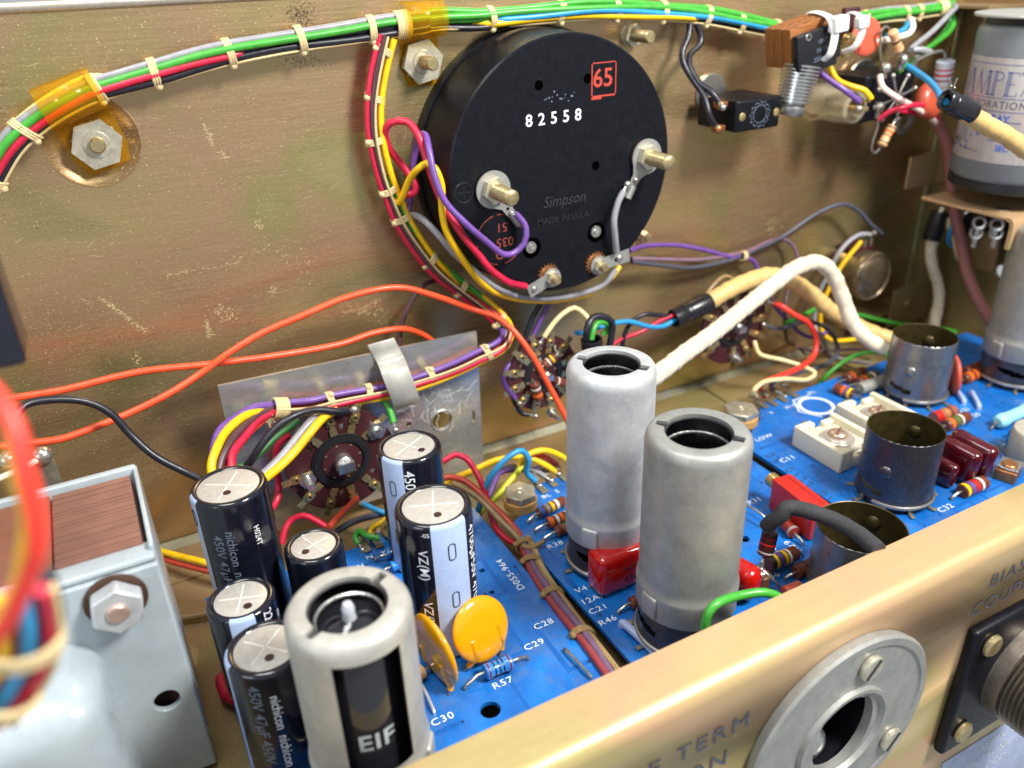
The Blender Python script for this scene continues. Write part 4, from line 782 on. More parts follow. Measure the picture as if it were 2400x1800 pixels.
W('dusky brown wire beside the black one, ending in a loop by the pot', 'mauve', [(1480, 606, -1.3), (1553, 608, -1.1), (1637, 610, -.9), (1705, 600, -.7), (1756, 588, -.6), (1800, 570, -.5), (1834, 561, -.5), (1858, 575, -.6), (1870, 605, -.8), (1868, 640, -1.0)], .10)
W('slate wire rising along the panel to the potentiometer lug', 'slate', [(1480, 613, -1.3), (1553, 621, -1.1), (1620, 626, -.9), (1688, 616, -.8), (1735, 601, -.7), (1790, 576, -.5), (1830, 557, -.5), (1875, 527, -.6), (1926, 494, -.7), (1975, 479, -.9), (2010, 494, -1.1), (2042, 527, -1.3), (2068, 548, -1.5)], .11)
W('grey wire dropping from the potentiometer to the floor', 'grey', [(2040, 550, -1.5), (2020, 549, -1.5), (1993, 563, -1.4), (1962, 597, -1.4), (1943, 637, -1.4), (1922, 680, -1.4), (1911, 720, -1.5), (1910, 765, -1.8), (1925, 795, -2.4), (1943, 825, .25)], .12)
W('yellow wire curving under the potentiometer towards the open base', 'yellow', [(2019, 565, -1.6), (1976, 619, -1.5), (1943, 672, -1.5), (1926, 713, -1.5), (1921, 750, -1.6), (1926, 777, -1.8), (1948, 795, -2.2), (1998, 797, -2.6), (2050, 790, -3.0), (2088, 783, -3.4), (2170, 790, -4.0), (2269, 802, -4.3), (2315, 795, -4.4)], .12)
W('scarlet wire arching from the right rotary switch to the board edge', 'scarlet', [(1815, 712, -2.6), (1830, 716, -2.9), (1860, 733, -3.3), (1893, 757, -3.6), (1915, 792, -3.9), (1910, 826, -4.2), (1880, 857, -4.6), (1835, 880, -5.0), (1792, 897, -5.2), (1779, 911, 1.55), (1794, 930, 1.3)], .135, ends=(0,))
W('cream wire wandering from the right rotary switch to the board edge', 'cream', [(1768, 800, -2.3), (1774, 818, -2.6), (1782, 831, -3.0), (1835, 846, -3.6), (1882, 858, -4.2), (1910, 874, -4.6), (1890, 888, -4.9), (1840, 888, -5.2), (1790, 898, -5.5), (1766, 915, -5.7), (1772, 930, 1.35)], .115, ends=(-1,))
W('slate wire ringed behind the scarlet one beside the right switch', 'slate', [(1800, 764, -2.4), (1815, 770, -2.5), (1840, 768, -2.5), (1868, 757, -2.4), (1905, 757, -2.4), (1940, 772, -2.6), (1960, 800, -2.9), (1962, 825, -3.2), (1944, 850, -3.6), (1905, 866, -4.2), (1853, 879, -4.8), (1815, 895, -5.2), (1808, 908, 1.6), (1828, 922, 1.32)], .115, ends=(0, -1))
W('short green wire behind the scarlet arch', 'green', [(1842, 758, -2.3), (1868, 745, -2.2), (1900, 730, -2.0), (1930, 712, -1.7)], .12)
W('green wire rising from the floor to the tin tube base', 'green', [(1905, 925, .3), (1922, 897, .4), (1962, 861, .9), (2005, 833, 1.5), (2052, 825, 1.9), (2078, 830, 2.0)], .115)
W('green wire running along the floor corner to the right', 'green', [(1945, 728, -1.1), (1991, 733, -1.6), (2052, 748, -2.2), (2106, 760, -2.7), (2215, 772, -3.4), (2269, 789, -3.9), (2315, 812, -4.4)], .12)
W('thin brown wire curling on the floor behind the scarlet arch', 'brown', [(1856, 660, -.8), (1845, 690, -1.0), (1838, 720, -1.2), (1842, 775, -1.6), (1868, 810, .5), (1907, 823, .4), (1962, 821, .5), (2070, 817, 1.0)], .10)
W('purple wire tucked behind the scarlet arch', 'purple', [(1795, 690, -1.2), (1830, 735, -1.4), (1858, 764, -1.6), (1880, 783, -1.9), (1908, 790, -2.1), (1935, 780, -2.2)], .11)
W('grey wire lying on the floor near the right switch', 'grey', [(1920, 800, .3), (1932, 815, .3), (1948, 832, .3), (1985, 845, .35), (2040, 852, .6)], .10)
W('tan strand loop around the right rotary switch', 'tan', [(1655, 690, -1.6), (1675, 665, -1.5), (1700, 647, -1.4), (1720, 655, -1.5)], .10)
# wires around the second rotary switch
W('black wire coming down to the second rotary switch', 'black', [(1272, 705, -1.6), (1250, 740, -1.6), (1232, 785, -1.7), (1218, 830, -1.9), (1205, 880, -2.1), (1198, 915, -2.2), (1207, 945, -2.4), (1225, 968, -2.6), (1240, 972, -2.7)], .115, ends=(-1,))
W('purple wire coming down beside the black one to the second switch', 'purple', [(1290, 705, -1.5), (1270, 745, -1.5), (1248, 790, -1.6), (1222, 830, -2.0), (1190, 860, -2.3), (1182, 880, -2.4), (1186, 905, -2.4), (1208, 934, -2.6)], .115, ends=(-1,))
W('cream wire arching over the second rotary switch', 'cream', [(1275, 790, -2.6), (1295, 760, -2.5), (1318, 732, -2.4), (1345, 722, -2.4), (1370, 735, -2.6), (1385, 755, -2.9)], .115, ends=(0,))
W('thick black wire bent over the black sleeve mouth', 'black', [(1374, 795, -3.6), (1376, 770, -3.6), (1390, 747, -3.5), (1412, 740, -3.4), (1430, 754, -3.4), (1432, 785, -3.5), (1424, 830, -3.6)], .15)
W('light green wire bent inside the black sleeve mouth', 'green', [(1386, 796, -3.7), (1388, 774, -3.6), (1400, 760, -3.5), (1420, 755, -3.4), (1428, 768, -3.3), (1412, 786, -3.2)], .125)
W('sky blue wire running from the second switch to the ribbed sleeve', 'blue', [(1350, 780, -2.9), (1372, 779, -2.9), (1400, 767, -2.8), (1436, 755, -2.7), (1475, 755, -2.7), (1520, 765, -2.7), (1555, 764, -2.7), (1585, 747, -2.6)], .115)
W('crimson wire crossing under the sky blue one', 'red', [(1420, 825, -2.5), (1450, 800, -2.5), (1500, 775, -2.6), (1550, 752, -2.6), (1588, 735, -2.6)], .10)
W('black wire curling above the crimson one', 'black', [(1458, 840, -2.6), (1460, 800, -2.5), (1475, 762, -2.4), (1505, 738, -2.4), (1540, 738, -2.5), (1590, 745, -2.6)], .11)
# wire group behind the middle board
W('sky blue wire arching at the back of the middle board', 'blue', [(1120, 1200, 1.0), (1140, 1140, 2.0), (1155, 1110, 2.5), (1190, 1070, 3.0), (1222, 1053, 3.1), (1236, 1075, 2.6), (1233, 1108, 1.9), (1255, 1128, 1.45)], .125, ends=(-1,))
W('yellow wire arching behind the tall pale shield', 'yellow', [(1030, 1140, 1.5), (1060, 1125, 1.7), (1110, 1100, 2.0), (1160, 1078, 2.3), (1210, 1070, 2.4), (1245, 1073, 2.3), (1284, 1095, 1.8), (1300, 1105, 1.45)], .125, ends=(-1,))
W('brighter yellow wire passing behind the tall pale shield', 'yellow', [(1215, 1090, 2.2), (1238, 1065, 2.6), (1270, 1056, 2.6), (1305, 1065, 2.3), (1340, 1085, 1.8)], .125)
W('lime wire slanting down behind the hex screw', 'lime', [(1230, 1078, 2.0), (1210, 1105, 1.7), (1185, 1140, 1.4), (1160, 1170, 1.1), (1135, 1195, .8), (1115, 1215, .6)], .12)
W('purple wire slanting under the sky blue arch', 'purple', [(1145, 1165, 1.2), (1155, 1135, 1.5), (1172, 1106, 1.7), (1200, 1103, 1.6), (1260, 1100, 1.3), (1305, 1092, 1.3)], .12)
W('grey wire curving to a terminal at the back of the middle board', 'grey', [(1140, 1120, 1.2), (1180, 1097, 1.7), (1220, 1093, 1.8), (1255, 1103, 1.6), (1278, 1118, 1.42)], .12, ends=(-1,))
W('short rust coloured wire under the yellow arch', 'rust', [(1245, 1066, 2.2), (1270, 1068, 2.2), (1292, 1080, 1.8), (1306, 1090, 1.5)], .115)
W('crimson wire bending from behind the capacitor into the gap bundle', 'red', [(1000, 1095, 2.6), (1040, 1080, 2.9), (1068, 1068, 3.0), (1092, 1072, 3.0), (1112, 1098, 2.6), (1130, 1135, 2.1), (1143, 1170, 1.6), (1150, 1200, 1.2), (1165, 1240, 1.0), (1190, 1265, .9), (1225, 1280, .9)], .125)
W('rust coloured wire curving over the board gap', 'rust', [(1010, 1135, 2.3), (1050, 1120, 2.5), (1085, 1125, 2.4), (1120, 1150, 2.1), (1155, 1185, 1.7), (1185, 1215, 1.4), (1215, 1250, 1.15), (1232, 1272, 1.05)], .13)
W('tan cloth wire curving over the board gap', 'tan', [(1060, 1132, 2.5), (1095, 1150, 2.3), (1130, 1178, 2.0), (1175, 1220, 1.6), (1212, 1258, 1.3), (1235, 1285, 1.15)], .125)
W('teal wire end crossing beneath the lime one', 'blue', [(1110, 1235, .5), (1125, 1205, .6), (1140, 1175, .7)], .12)
W('crimson wire arched behind the short capacitor', 'red', [(660, 1275, 2.0), (668, 1240, 2.4), (685, 1220, 2.6), (710, 1210, 2.7), (740, 1218, 2.6), (765, 1235, 2.4)], .12)
W('rust coloured wire from the switch lug towards the board', 'rust', [(835, 1168, -3.7), (815, 1190, -4.3), (790, 1215, -5.0), (770, 1238, -5.6)], .13)
W('teal wire running from the switch lug behind the capacitor', 'blue', [(850, 1180, -3.6), (870, 1190, -3.9), (895, 1200, -4.3), (925, 1208, -4.6)], .11)
W('grey wire behind the short capacitor at the board edge', 'slate', [(790, 1245, -5.0), (830, 1222, -4.6), (880, 1208, -4.2), (920, 1200, -4.0)], .13)
W('yellow wire to the left terminal of the left board', 'yellow', [(905, 1215, 1.9), (890, 1228, 1.8), (872, 1238, 1.6), (866, 1262, 1.35)], .11, ends=(-1,))
W('green wire to the left terminal of the left board', 'green', [(890, 1262, 1.7), (862, 1255, 1.8), (842, 1246, 1.7), (832, 1258, 1.5), (842, 1275, 1.35)], .12, ends=(-1,))
W('grey cloth wire to the third terminal of the left board', 'tan', [(925, 1225, 1.9), (905, 1228, 1.8), (898, 1240, 1.6), (908, 1255, 1.4)], .12, ends=(-1,))
W('bright yellow wire passing from the transformer to the left capacitor', 'yellow', [(370, 1290, .8), (420, 1302, .9), (470, 1317, 1.0), (520, 1330, 1.0), (560, 1340, 1.0)], .13)
W('rust coloured wire under the yellow one by the transformer', 'rust', [(370, 1303, .6), (400, 1315, .6), (450, 1330, .7), (520, 1343, .8), (560, 1348, .9)], .12)
W('tan wire on the floor between transformer and left board', 'tan', [(400, 1450, .25), (440, 1447, .25), (490, 1437, .3), (530, 1425, .4)], .14)
W('crimson sleeve end under the left board edge', 'red', [(560, 1640, .5), (532, 1628, .5), (522, 1610, .5), (525, 1590, .5), (540, 1580, .5)], .22)
# first switch leads
W('crimson wire behind the first rotary switch', 'red', [(680, 1020, -3.0), (655, 1040, -2.9), (645, 1080, -2.9), (652, 1130, -2.9), (648, 1170, -3.2), (630, 1200, -3.6)], .13)
W('light green wire bending to the upper right switch contact', 'green', [(880, 925, -2.6), (900, 940, -2.8), (915, 965, -3.1), (923, 992, -3.5)], .125, ends=(-1,))
W('dark blue black wire reaching the upper switch contact', 'black', [(570, 1110, -4.4), (600, 1060, -4.4), (640, 1010, -4.3), (690, 975, -4.1), (740, 962, -3.9), (790, 962, -3.8), (815, 962, -3.7)], .14, ends=(-1,))
W('grey wire sweeping from the harness past the first switch', 'grey', [(760, 970, -3.5), (735, 985, -3.8), (700, 1020, -4.2), (665, 1065, -4.5), (630, 1100, -4.8), (600, 1125, -5.1)], .15)
W('yellow wire sweeping below the grey one past the first switch', 'yellow', [(790, 962, -3.6), (765, 975, -3.8), (730, 1010, -4.2), (690, 1060, -4.6), (650, 1100, -5.0), (610, 1130, -5.4)], .155)
W('thin green wire behind the dark wires near the first switch', 'dkgreen', [(700, 985, -3.5), (650, 1025, -3.8), (610, 1060, -4.0), (580, 1088, -4.2), (550, 1093, -4.3), (540, 1085, -4.3)], .11)
# foreground bundle at the far left
W('blurred red wire arching close to the camera at the left edge', 'scarlet', [(-60, 880, -21), (-5, 935, -21.2), (30, 1000, -21.4), (65, 1090, -21.6), (85, 1190, -21.7), (80, 1290, -21.7), (55, 1380, -21.6), (15, 1455, -21.4), (-40, 1530, -21.2)], .098, group='wires close to the camera')
W('blurred yellow wire arching close to the camera at the left edge', 'yellow', [(-70, 900, -20.6), (0, 960, -20.8), (38, 1040, -21.2), (55, 1120, -21.4), (60, 1200, -21.4), (55, 1290, -21.3), (40, 1380, -21.0), (5, 1460, -20.8), (-40, 1520, -20.6)], .095, group='wires close to the camera')
W('blurred orange wire lying beside the yellow one at the left edge', 'orange', [(40, 1380, -20.7), (20, 1430, -20.6), (-10, 1480, -20.5), (-60, 1530, -20.4)], .09, group='wires close to the camera')
# ------------------------------------------------------------------ laced harnesses
def bundle(label, pts, wires, ties, lace, name='wiring_harness', rad=.40, out=(0, -1, 0), tie_m=None, knots=(), grp=None):
    """wires: (colour, radius, across, outwards[, start, end])   ties: fractions of the length"""
    C_ = spline([P3(p) for p in pts], .22); t = thing(name, label, 'wiring harness', C_[len(C_)//2], grp); m = len(C_); fr = []
    L = [0]
    for i in range(1, m): L.append(L[-1]+(C_[i]-C_[i-1]).length)
    prev = None
    for i in range(m):
        T = (C_[min(i+1, m-1)]-C_[max(i-1, 0)]).normalized(); o = V(out); o = (o-o.dot(T)*T)
        if o.length < .2 and prev is not None: o = prev-prev.dot(T)*T
        o.normalize(); prev = o; s_ = o.cross(T).normalized(); fr.append((T, o, s_))
    for wdef in wires:
        col, r, a, b = wdef[:4]; f0, f1 = wdef[4:6] if len(wdef) > 4 else (0, 1); ph = random.uniform(0, 6)
        pp = []
        for i in range(m):
            f = L[i]/L[-1]
            if f0-.001 <= f <= f1+.001: w_ = .035*math.sin(L[i]*.9+ph); v_ = .03*math.sin(L[i]*.7+ph*2); e_ = max(0, 1-(f-f0)/.05 if f0 > 0 else 0, 1-(f1-f)/.05 if f1 < 1 else 0); v_ -= e_*(b+.12); w_ -= e_*a*.8; pp.append(C_[i]+fr[i][2]*(a+w_)+fr[i][1]*(b+v_))
        if len(pp) > 2: mb = MB(); mb.tube(pp, r, 10); mb.build('wire', WR[col], t, 70)
    tm = tie_m or CORD
    def idx(f): return min(range(m), key=lambda i: abs(L[i]/L[-1]-f))
    for f in ties:
        i = idx(f); T, o, s_ = fr[i]; ra, rb = rad*1.06, rad*.88; mb = MB(); sl = random.uniform(-.10, .10)
        for q in range(3):
            pp = []
            for k in range(25):
                a = 2*PI*k/24; pp.append(C_[i]+T*(-.08+.08*q+sl*math.cos(a))+s_*(ra*math.cos(a))+o*(rb*math.sin(a)))
            mb.tube(pp, .052, 6)
        mb.ball(.12, TR(*(C_[i]-s_*ra*.95+o*.15)), 10, 6); mb.build('lacing_tie', tm, t)
    if lace:
        pp = []; a0, b0 = lace
        for i in range(m): pp.append(C_[i]+fr[i][2]*a0+fr[i][1]*(b0+.02*math.sin(L[i]*2)))
        mb = MB(); mb.tube(pp, .085, 8, flat=.6, up=(0, -1, 0)); mb.build('lacing_cord', tm, t)
    for f in knots:
        i = idx(f); T, o, s_ = fr[i]; mb = MB()
        for q in range(6):
            pp = [C_[i]+T*(-.2+.085*q)+s_*(rad*1.08*math.cos(2*PI*k/24))+o*(rad*1.0*math.sin(2*PI*k/24)) for k in range(25)]; mb.tube(pp, .055, 6)
        mb.build('whipping', tm, t)
    return t
yb = -.62
bundle('left run of the laced harness from the left edge to the second clamp', [(-40, 455, yb), (-8, 395, yb), (22, 345, yb), (60, 305, yb), (108, 268, yb), (160, 237, yb), (210, 213, yb), (300, 187, yb), (380, 166, yb), (470, 140, yb), (553, 120, yb), (640, 103, yb), (734, 88, yb), (820, 76, yb), (883, 66, yb), (940, 58, yb), (1000, 50, yb)],
    [('grey', .115, .27, .12), ('green', .125, .11, .25), ('red', .115, -.07, .26, 0, .62), ('black', .125, -.20, .16), ('black', .13, -.26, -.08), ('black', .12, -.06, -.22), ('black', .12, .0, .10, .55, 1), ('brown', .11, .12, -.15), ('cream', .09, .34, -.08, 0, .35)],
    [.035, .15, .30, .41, .565, .71, .865], (-.33, .14), rad=.40, knots=(.94,), grp='laced harness runs')
bundle('upper run of the laced harness over the meter to the wood block', [(1000, 50, yb), (1040, 46, yb), (1122, 45, yb), (1190, 39, yb), (1263, 33, -.7), (1386, 24, -.75), (1509, 25, -.75), (1643, 36, -.75), (1723, 51, -.8), (1817, 70, -.9), (1860, 78, -1.0)],
    [('grey', .115, .25, -.05, 0, .35), ('green', .125, .27, .10), ('green', .125, .12, .26), ('green', .12, .02, .12), ('blue', .12, -.04, .27, .12, 1), ('yellow', .12, -.18, .22, .1, .72), ('black', .12, -.25, .08, 0, .3), ('black', .12, -.12, -.2), ('brown', .11, .1, -.2)],
    [.14, .305, .45, .585, .72, .82, .94], (-.31, .12), rad=.37, grp='laced harness runs')
bundle('right run of the laced harness between wood block and corner', [(1985, 52, -1.0), (2023, 44, -.9), (2080, 36, -.8), (2135, 31, -.75), (2180, 24, -.75), (2230, 15, -.8)],
    [('green', .13, .18, .1), ('green', .13, .02, .22), ('grey', .115, .24, -.1), ('dkgreen', .12, -.12, .05)], [.14, .55, .68], (-.26, .1), rad=.31, knots=(.9,), grp='laced harness runs')
W('grey wire folding back from the corner end of the harness', 'grey', [(2225, 12, -.8), (2240, 14, -1.2), (2225, 32, -1.8), (2180, 75, -2.2), (2145, 105, -2.5), (2133, 117, -2.7)], .13)
W('green wire pair end looping down from the harness at the corner', 'green', [(2220, 20, -.9), (2236, 40, -1.0), (2230, 65, -1.3), (2200, 95, -1.7), (2160, 125, -2.1), (2125, 152, -2.4), (2105, 168, -2.6)], .14)
W('darker green wire inside the loop at the corner', 'dkgreen', [(2215, 28, -.8), (2226, 48, -.9), (2215, 72, -1.1), (2180, 108, -1.5), (2140, 138, -1.9), (2115, 156, -2.3)], .13)
W('pale cream wire leaving the harness towards the orange disc', 'white', [(2135, 45, -1.2), (2140, 62, -1.6), (2130, 78, -1.9), (2105, 88, -2.2), (2075, 93, -2.4), (2050, 95, -2.6)], .14)
W('blue wire leaving the harness above the pale cream one', 'blue', [(2128, 52, -1.1), (2122, 66, -1.4), (2100, 78, -1.8), (2080, 84, -2.0)], .13)
bundle('vertical run of the laced harness down the left side of the meter', [(906, 86, -.7), (898, 119, -.7), (889, 160, -.7), (883, 195, -.7), (877, 250, -.7), (878, 311, -.75), (884, 350, -.8), (894, 394, -.85), (905, 430, -.9), (917, 460, -.9), (932, 497, -.95), (948, 528, -1.0), (984, 580, -1.1), (1024, 629, -1.2), (1070, 668, -1.3), (1118, 705, -1.5), (1160, 740, -1.9), (1185, 772, -2.2), (1180, 800, -2.6), (1155, 820, -2.8), (1125, 833, -2.8), (1085, 852, -2.75), (1039, 870, -2.7), (980, 890, -2.7), (908, 912, -2.7), (860, 922, -2.75), (825, 929, -2.8), (775, 940, -2.85), (732, 951, -2.9), (690, 955, -3.0), (640, 957, -3.1)],
    [('red', .125, -.26, .1, 0, .58), ('brown', .11, -.12, .22, 0, .60), ('yellow', .125, .22, .16, 0, .45), ('green', .12, .22, .10, .2, .56), ('red', .12, -.16, -.12, 0, .5), ('orange', .12, .10, -.14, .42, 1), ('purple', .12, -.22, .08, .42, 1), ('red', .125, .08, .22, .46, 1), ('yellow', .12, .25, .12, .44, 1), ('brown', .11, -.08, .0, .4, 1)],
    [.025, .085, .155, .225, .285, .37, .44, .535, .62, .73, .84, .90], (-.06, .30), rad=.33, knots=(.985,), grp='laced harness runs')
mb = MB()
c_ = at(632, 962, y=-3.3); rnd = random.Random(2)
for k in range(26): d = V((rnd.uniform(-.35, .1), rnd.uniform(-.25, .1), rnd.uniform(-.6, -.1))); mb.tube([c_, c_+d*.6+V((-.05, 0, 0)), c_+d], .012, 4)
tag(mb.build('cord_fray', CORD, None), 'frayed end of the lacing cord above the left capacitor', 'cord end')
fan = [('purple', 'purple wire fanning out of the harness end, leftmost', [(640, 950, -3.0), (600, 955, -3.2), (555, 975, -3.6), (515, 1010, -4.1), (500, 1050, -4.6), (497, 1100, -5.1), (502, 1140, -5.5)]),
  ('yellow', 'yellow wire fanning out of the harness end over the plate corner', [(620, 965, -3.2), (580, 975, -3.6), (535, 1010, -4.2), (508, 1050, -4.8), (497, 1090, -5.3), (502, 1135, -5.7)]),
  ('brown', 'brown wire fanning out of the harness end beside the yellow', [(640, 958, -3.1), (605, 975, -3.5), (560, 1015, -4.2), (530, 1055, -4.8), (515, 1095, -5.3), (512, 1140, -5.7)]),
  ('orange', 'orange wire fanning out between brown and crimson', [(640, 965, -3.1), (600, 1000, -3.6), (560, 1040, -4.3), (535, 1085, -5.0), (528, 1135, -5.6)]),
  ('red', 'crimson wire fanning out of the harness end, rightmost', [(640, 965, -3.2), (605, 985, -3.6), (575, 1020, -4.2), (548, 1062, -4.9), (540, 1100, -5.4), (540, 1140, -5.8)])]
for c, l, p in fan: W(l, c, p, .15)
bundle('dirty laced bundle lying in the gap between left and middle boards', [(1225, 1270, 1.05), (1240, 1300, 1.1), (1252, 1332, 1.15), (1280, 1375, 1.2), (1310, 1415, 1.2), (1345, 1462, 1.2), (1375, 1502, 1.2), (1405, 1545, 1.2), (1450, 1610, 1.2)],
    [('oldred', .14, -.16, .05), ('oldpurple', .14, .0, .12), ('mauve', .13, .04, -.12), ('oldtan', .15, .18, .08), ('oldred', .12, -.14, -.1)], [.03, .2, .44, .70], (.17, .2), rad=.34, out=(0, 0, 1), tie_m=CORDD, grp='laced harness runs')
W('frayed cord tail tied to the resistor lead by the gap bundle', CORDD, [(1225, 1280, 1.3), (1245, 1284, 1.35), (1262, 1276, 1.4), (1276, 1268, 1.5)], .09, name='cord_tail', cat='cord end', group=None)
bundle('blurred laced bundle close to the camera at the lower left', [(30, 1395, -20.5), (42, 1440, -20.4), (50, 1480, -20.3), (48, 1530, -20.2), (30, 1580, -20.1), (0, 1625, -20.0), (-50, 1690, -19.8)],
    [('red', .11, .28, .02), ('blue', .10, .07, .1), ('yellow', .10, -.20, .05), ('brown', .10, .18, -.05), ('black', .11, .38, -.18), ('red', .10, -.04, -.1)], [.38, .72], (.42, .0), rad=.42, tie_m=CORD, grp='laced harness runs')
mb = MB(); p = at(1742, 600, y=-.75); T = frame(p, (1, 0, -.2)); 
for q in range(3): mb.ring(.22, .05, T @ TR(0, 0, -.08+.08*q), 20, 6)
tag(mb.build('lacing_tie', CORD, None), 'pale lacing tie holding purple and slate wires on the panel', 'tie')
W('black twisted pair hanging from the harness to the toggle switch', 'black', [(1617, 55, -.8), (1612, 85, -.9), (1600, 120, -1.1), (1603, 150, -1.3), (1625, 190, -1.8), (1650, 225, -2.4), (1664, 270, -2.8), (1675, 292, -2.8)], .13, ends=(-1,))
W('second black wire beside the pair to the toggle switch', 'black', [(1632, 55, -.8), (1642, 85, -.9), (1638, 105, -1.0), (1618, 128, -1.2), (1617, 160, -1.5), (1640, 195, -2.0), (1668, 215, -2.6), (1684, 238, -2.8)], .13, ends=(-1,))
# ------------------------------------------------------------------ cloth sleeves and jacketed cables
def sleeve(label, m, pts, r, name='cloth_sleeve', wob=.085, grp='pale cloth sleeves'): return W(label, m, pts, r, name, 'sleeve', grp, 14, wob)
sleeve('tan cloth sleeve arching from the ribbed black collar to the floor', CLOTHT, [(1655, 712, -2.6), (1705, 682, -2.7), (1756, 658, -2.7), (1807, 646, -2.7), (1851, 655, -2.8), (1902, 690, -3.1), (1949, 731, -3.5), (1993, 756, -3.9), (2040, 778, -4.4), (2095, 798, -5.2)], .40)
sleeve('white cloth sleeve arching from the tall shield to the tin base', CLOTHW, [(1500, 905, -8.0), (1560, 862, -7.2), (1600, 832, -6.7), (1672, 779, -5.9), (1745, 722, -5.2), (1817, 661, -4.7), (1872, 625, -4.5), (1918, 613, -4.5), (1954, 643, -4.7), (1976, 700, -5.0), (2000, 756, -5.5), (2030, 793, -6.0), (2075, 818, -6.6)], .36)
t = thing('sleeve_collar', 'ribbed black collar on the tan sleeve with wires coming out', 'collar', at(1620, 725, y=-2.6)); a, b = at(1578, 748, y=-2.6), at(1662, 708, y=-2.6); d = (b-a); M_ = frame(a, d); L = d.length
mb = MB(); mb.lathe([(.34, .1), (.42, -.02), (.46, .02), (.46, L*.3), (.43, L*.33), (.47, L*.38), (.44, L*.43), (.47, L*.48), (.47, L*.95), (.45, L), (.36, L-.02)], M_, 28); mb.build('collar', BLK, t)
t = thing('black_sleeve', 'black rubber sleeve standing upright with bent wires in its mouth', 'sleeve', at(1385, 815, y=-3.5)); a, b = at(1392, 850, y=-3.6), at(1386, 795, y=-3.6); M_ = frame(a, b-a); L = (b-a).length
mb = MB(); mb.lathe([(.44, -.6), (.46, L), (.42, L+.02), (.38, L), (.36, L-.5)], M_, 28); mb.build('tube', BLK, t)
sleeve('mauve jacketed cable dropping from the jack to behind the right shield', MAUVE, [(2190, 278, -3.2), (2205, 300, -3.2), (2218, 335, -3.3), (2228, 380, -3.4), (2232, 440, -3.6), (2240, 506, -3.9), (2252, 564, -4.3), (2270, 640, -5.0), (2294, 705, -5.8), (2325, 755, -6.6), (2340, 780, -7.0)], .29, 'jacketed_cable', .02, None)
sleeve('tan sleeve entering the black collar in front of the labelled can', CLOTHT, [(2252, 258, -8.8), (2285, 278, -8.9), (2320, 297, -9.0), (2360, 320, -9.1), (2400, 345, -9.2), (2460, 385, -9.3)], .36)
t = thing('cable_collar', 'scuffed black collar with bare wire ends in front of the labelled can', 'collar', at(2240, 245, y=-8.7)); a, b = at(2215, 232, y=-8.6), at(2276, 265, y=-8.9); M_ = frame(a, b-a); L = (b-a).length
mb = MB(); mb.lathe([(.24, .1), (.36, -.02), (.40, .03), (.40, L*.2), (.37, L*.24), (.41, L*.29), (.39, L*.36), (.42, L*.43), (.44, L*.97), (.42, L+.02), (.37, L), (.34, L-.4)], M_, 28); mb.build('collar', BLK, t)
mb = MB()
for k, (u, v) in enumerate(((2226, 185), (2244, 183), (2238, 205), (2230, 200))): mb.tube(spline([at(2232, 232, y=-8.7), at(2229+k*2, 212, y=-8.7), at(u, v, y=-8.8)], .1), .03, 5)
mb.build('bare_strand', SOLDER, t)
sleeve('pale sleeve hanging below the short black collar at the right', CLOTHW, [(2188, 556, -2.6), (2182, 585, -2.6), (2187, 625, -2.7), (2197, 667, -2.8), (2199, 708, -3.0), (2192, 745, -3.2), (2186, 785, -3.5)], .30)
t = thing('short_collar', 'short black collar on the hanging pale sleeve below the shelf', 'collar', at(2195, 530, y=-2.6)); a, b = at(2182, 562, y=-2.6), at(2203, 497, y=-2.6); M_ = frame(a, b-a); L = (b-a).length
mb = MB(); mb.lathe([(.33, 0), (.46, .0), (.48, .05), (.45, L), (.40, L+.02), (.34, L-.1), (.3, L-.4)], M_, 28); mb.build('collar', BLK, t)
W('white wire stub inside the short black collar', 'white', [(2200, 512, -2.6), (2204, 498, -2.6), (2210, 488, -2.6)], .12)
def twist(label, pts, cols, r):
    C_ = spline([P3(p) for p in pts], .12); t = thing('twisted_pair', label, 'wire pair', C_[0]); s = 0
    for j, c in enumerate(cols):
        pp = []; s = 0
        for i, p in enumerate(C_):
            T = (C_[min(i+1, len(C_)-1)]-C_[max(0, i-1)]).normalized(); o = V((0, -1, 0)); o = (o-o.dot(T)*T).normalized(); sd = o.cross(T); s += (p-C_[i-1]).length if i else 0
            a = s*2.1+PI*j+1; pp.append(p+sd*(r*math.cos(a))+o*(r*math.sin(a)))
        mb = MB(); mb.tube(pp, r, 9); mb.build('wire', WR[c], t, 70)
twist('blue and cream twisted pair below the shelf behind the mauve cable', [(2232, 512, -3.2), (2226, 540, -3.2), (2232, 570, -3.2), (2250, 600, -3.3), (2270, 625, -3.4), (2300, 655, -3.6), (2330, 685, -3.8), (2350, 705, -4.0)], ('blue', 'cream'), .13)
sleeve('black cloth sleeve lying over the open tube base behind the lip', CLOTHB, [(1798, 1235, 3.6), (1812, 1222, 3.9), (1830, 1207, 4.2), (1844, 1192, 4.45), (1862, 1189, 4.5), (1900, 1200, 4.5), (1950, 1217, 4.45), (2005, 1247, 4.45), (2060, 1290, 4.5)], .26, 'black_cloth_sleeve', .05, None)
W('green wire end bending behind the front lip', 'green', [(1652, 1475, -17.1), (1657, 1445, -17.1), (1672, 1420, -17.1), (1700, 1404, -17.0), (1740, 1396, -17.0), (1790, 1390, -17.2), (1830, 1402, -17.35), (1845, 1440, -17.4)], .135)
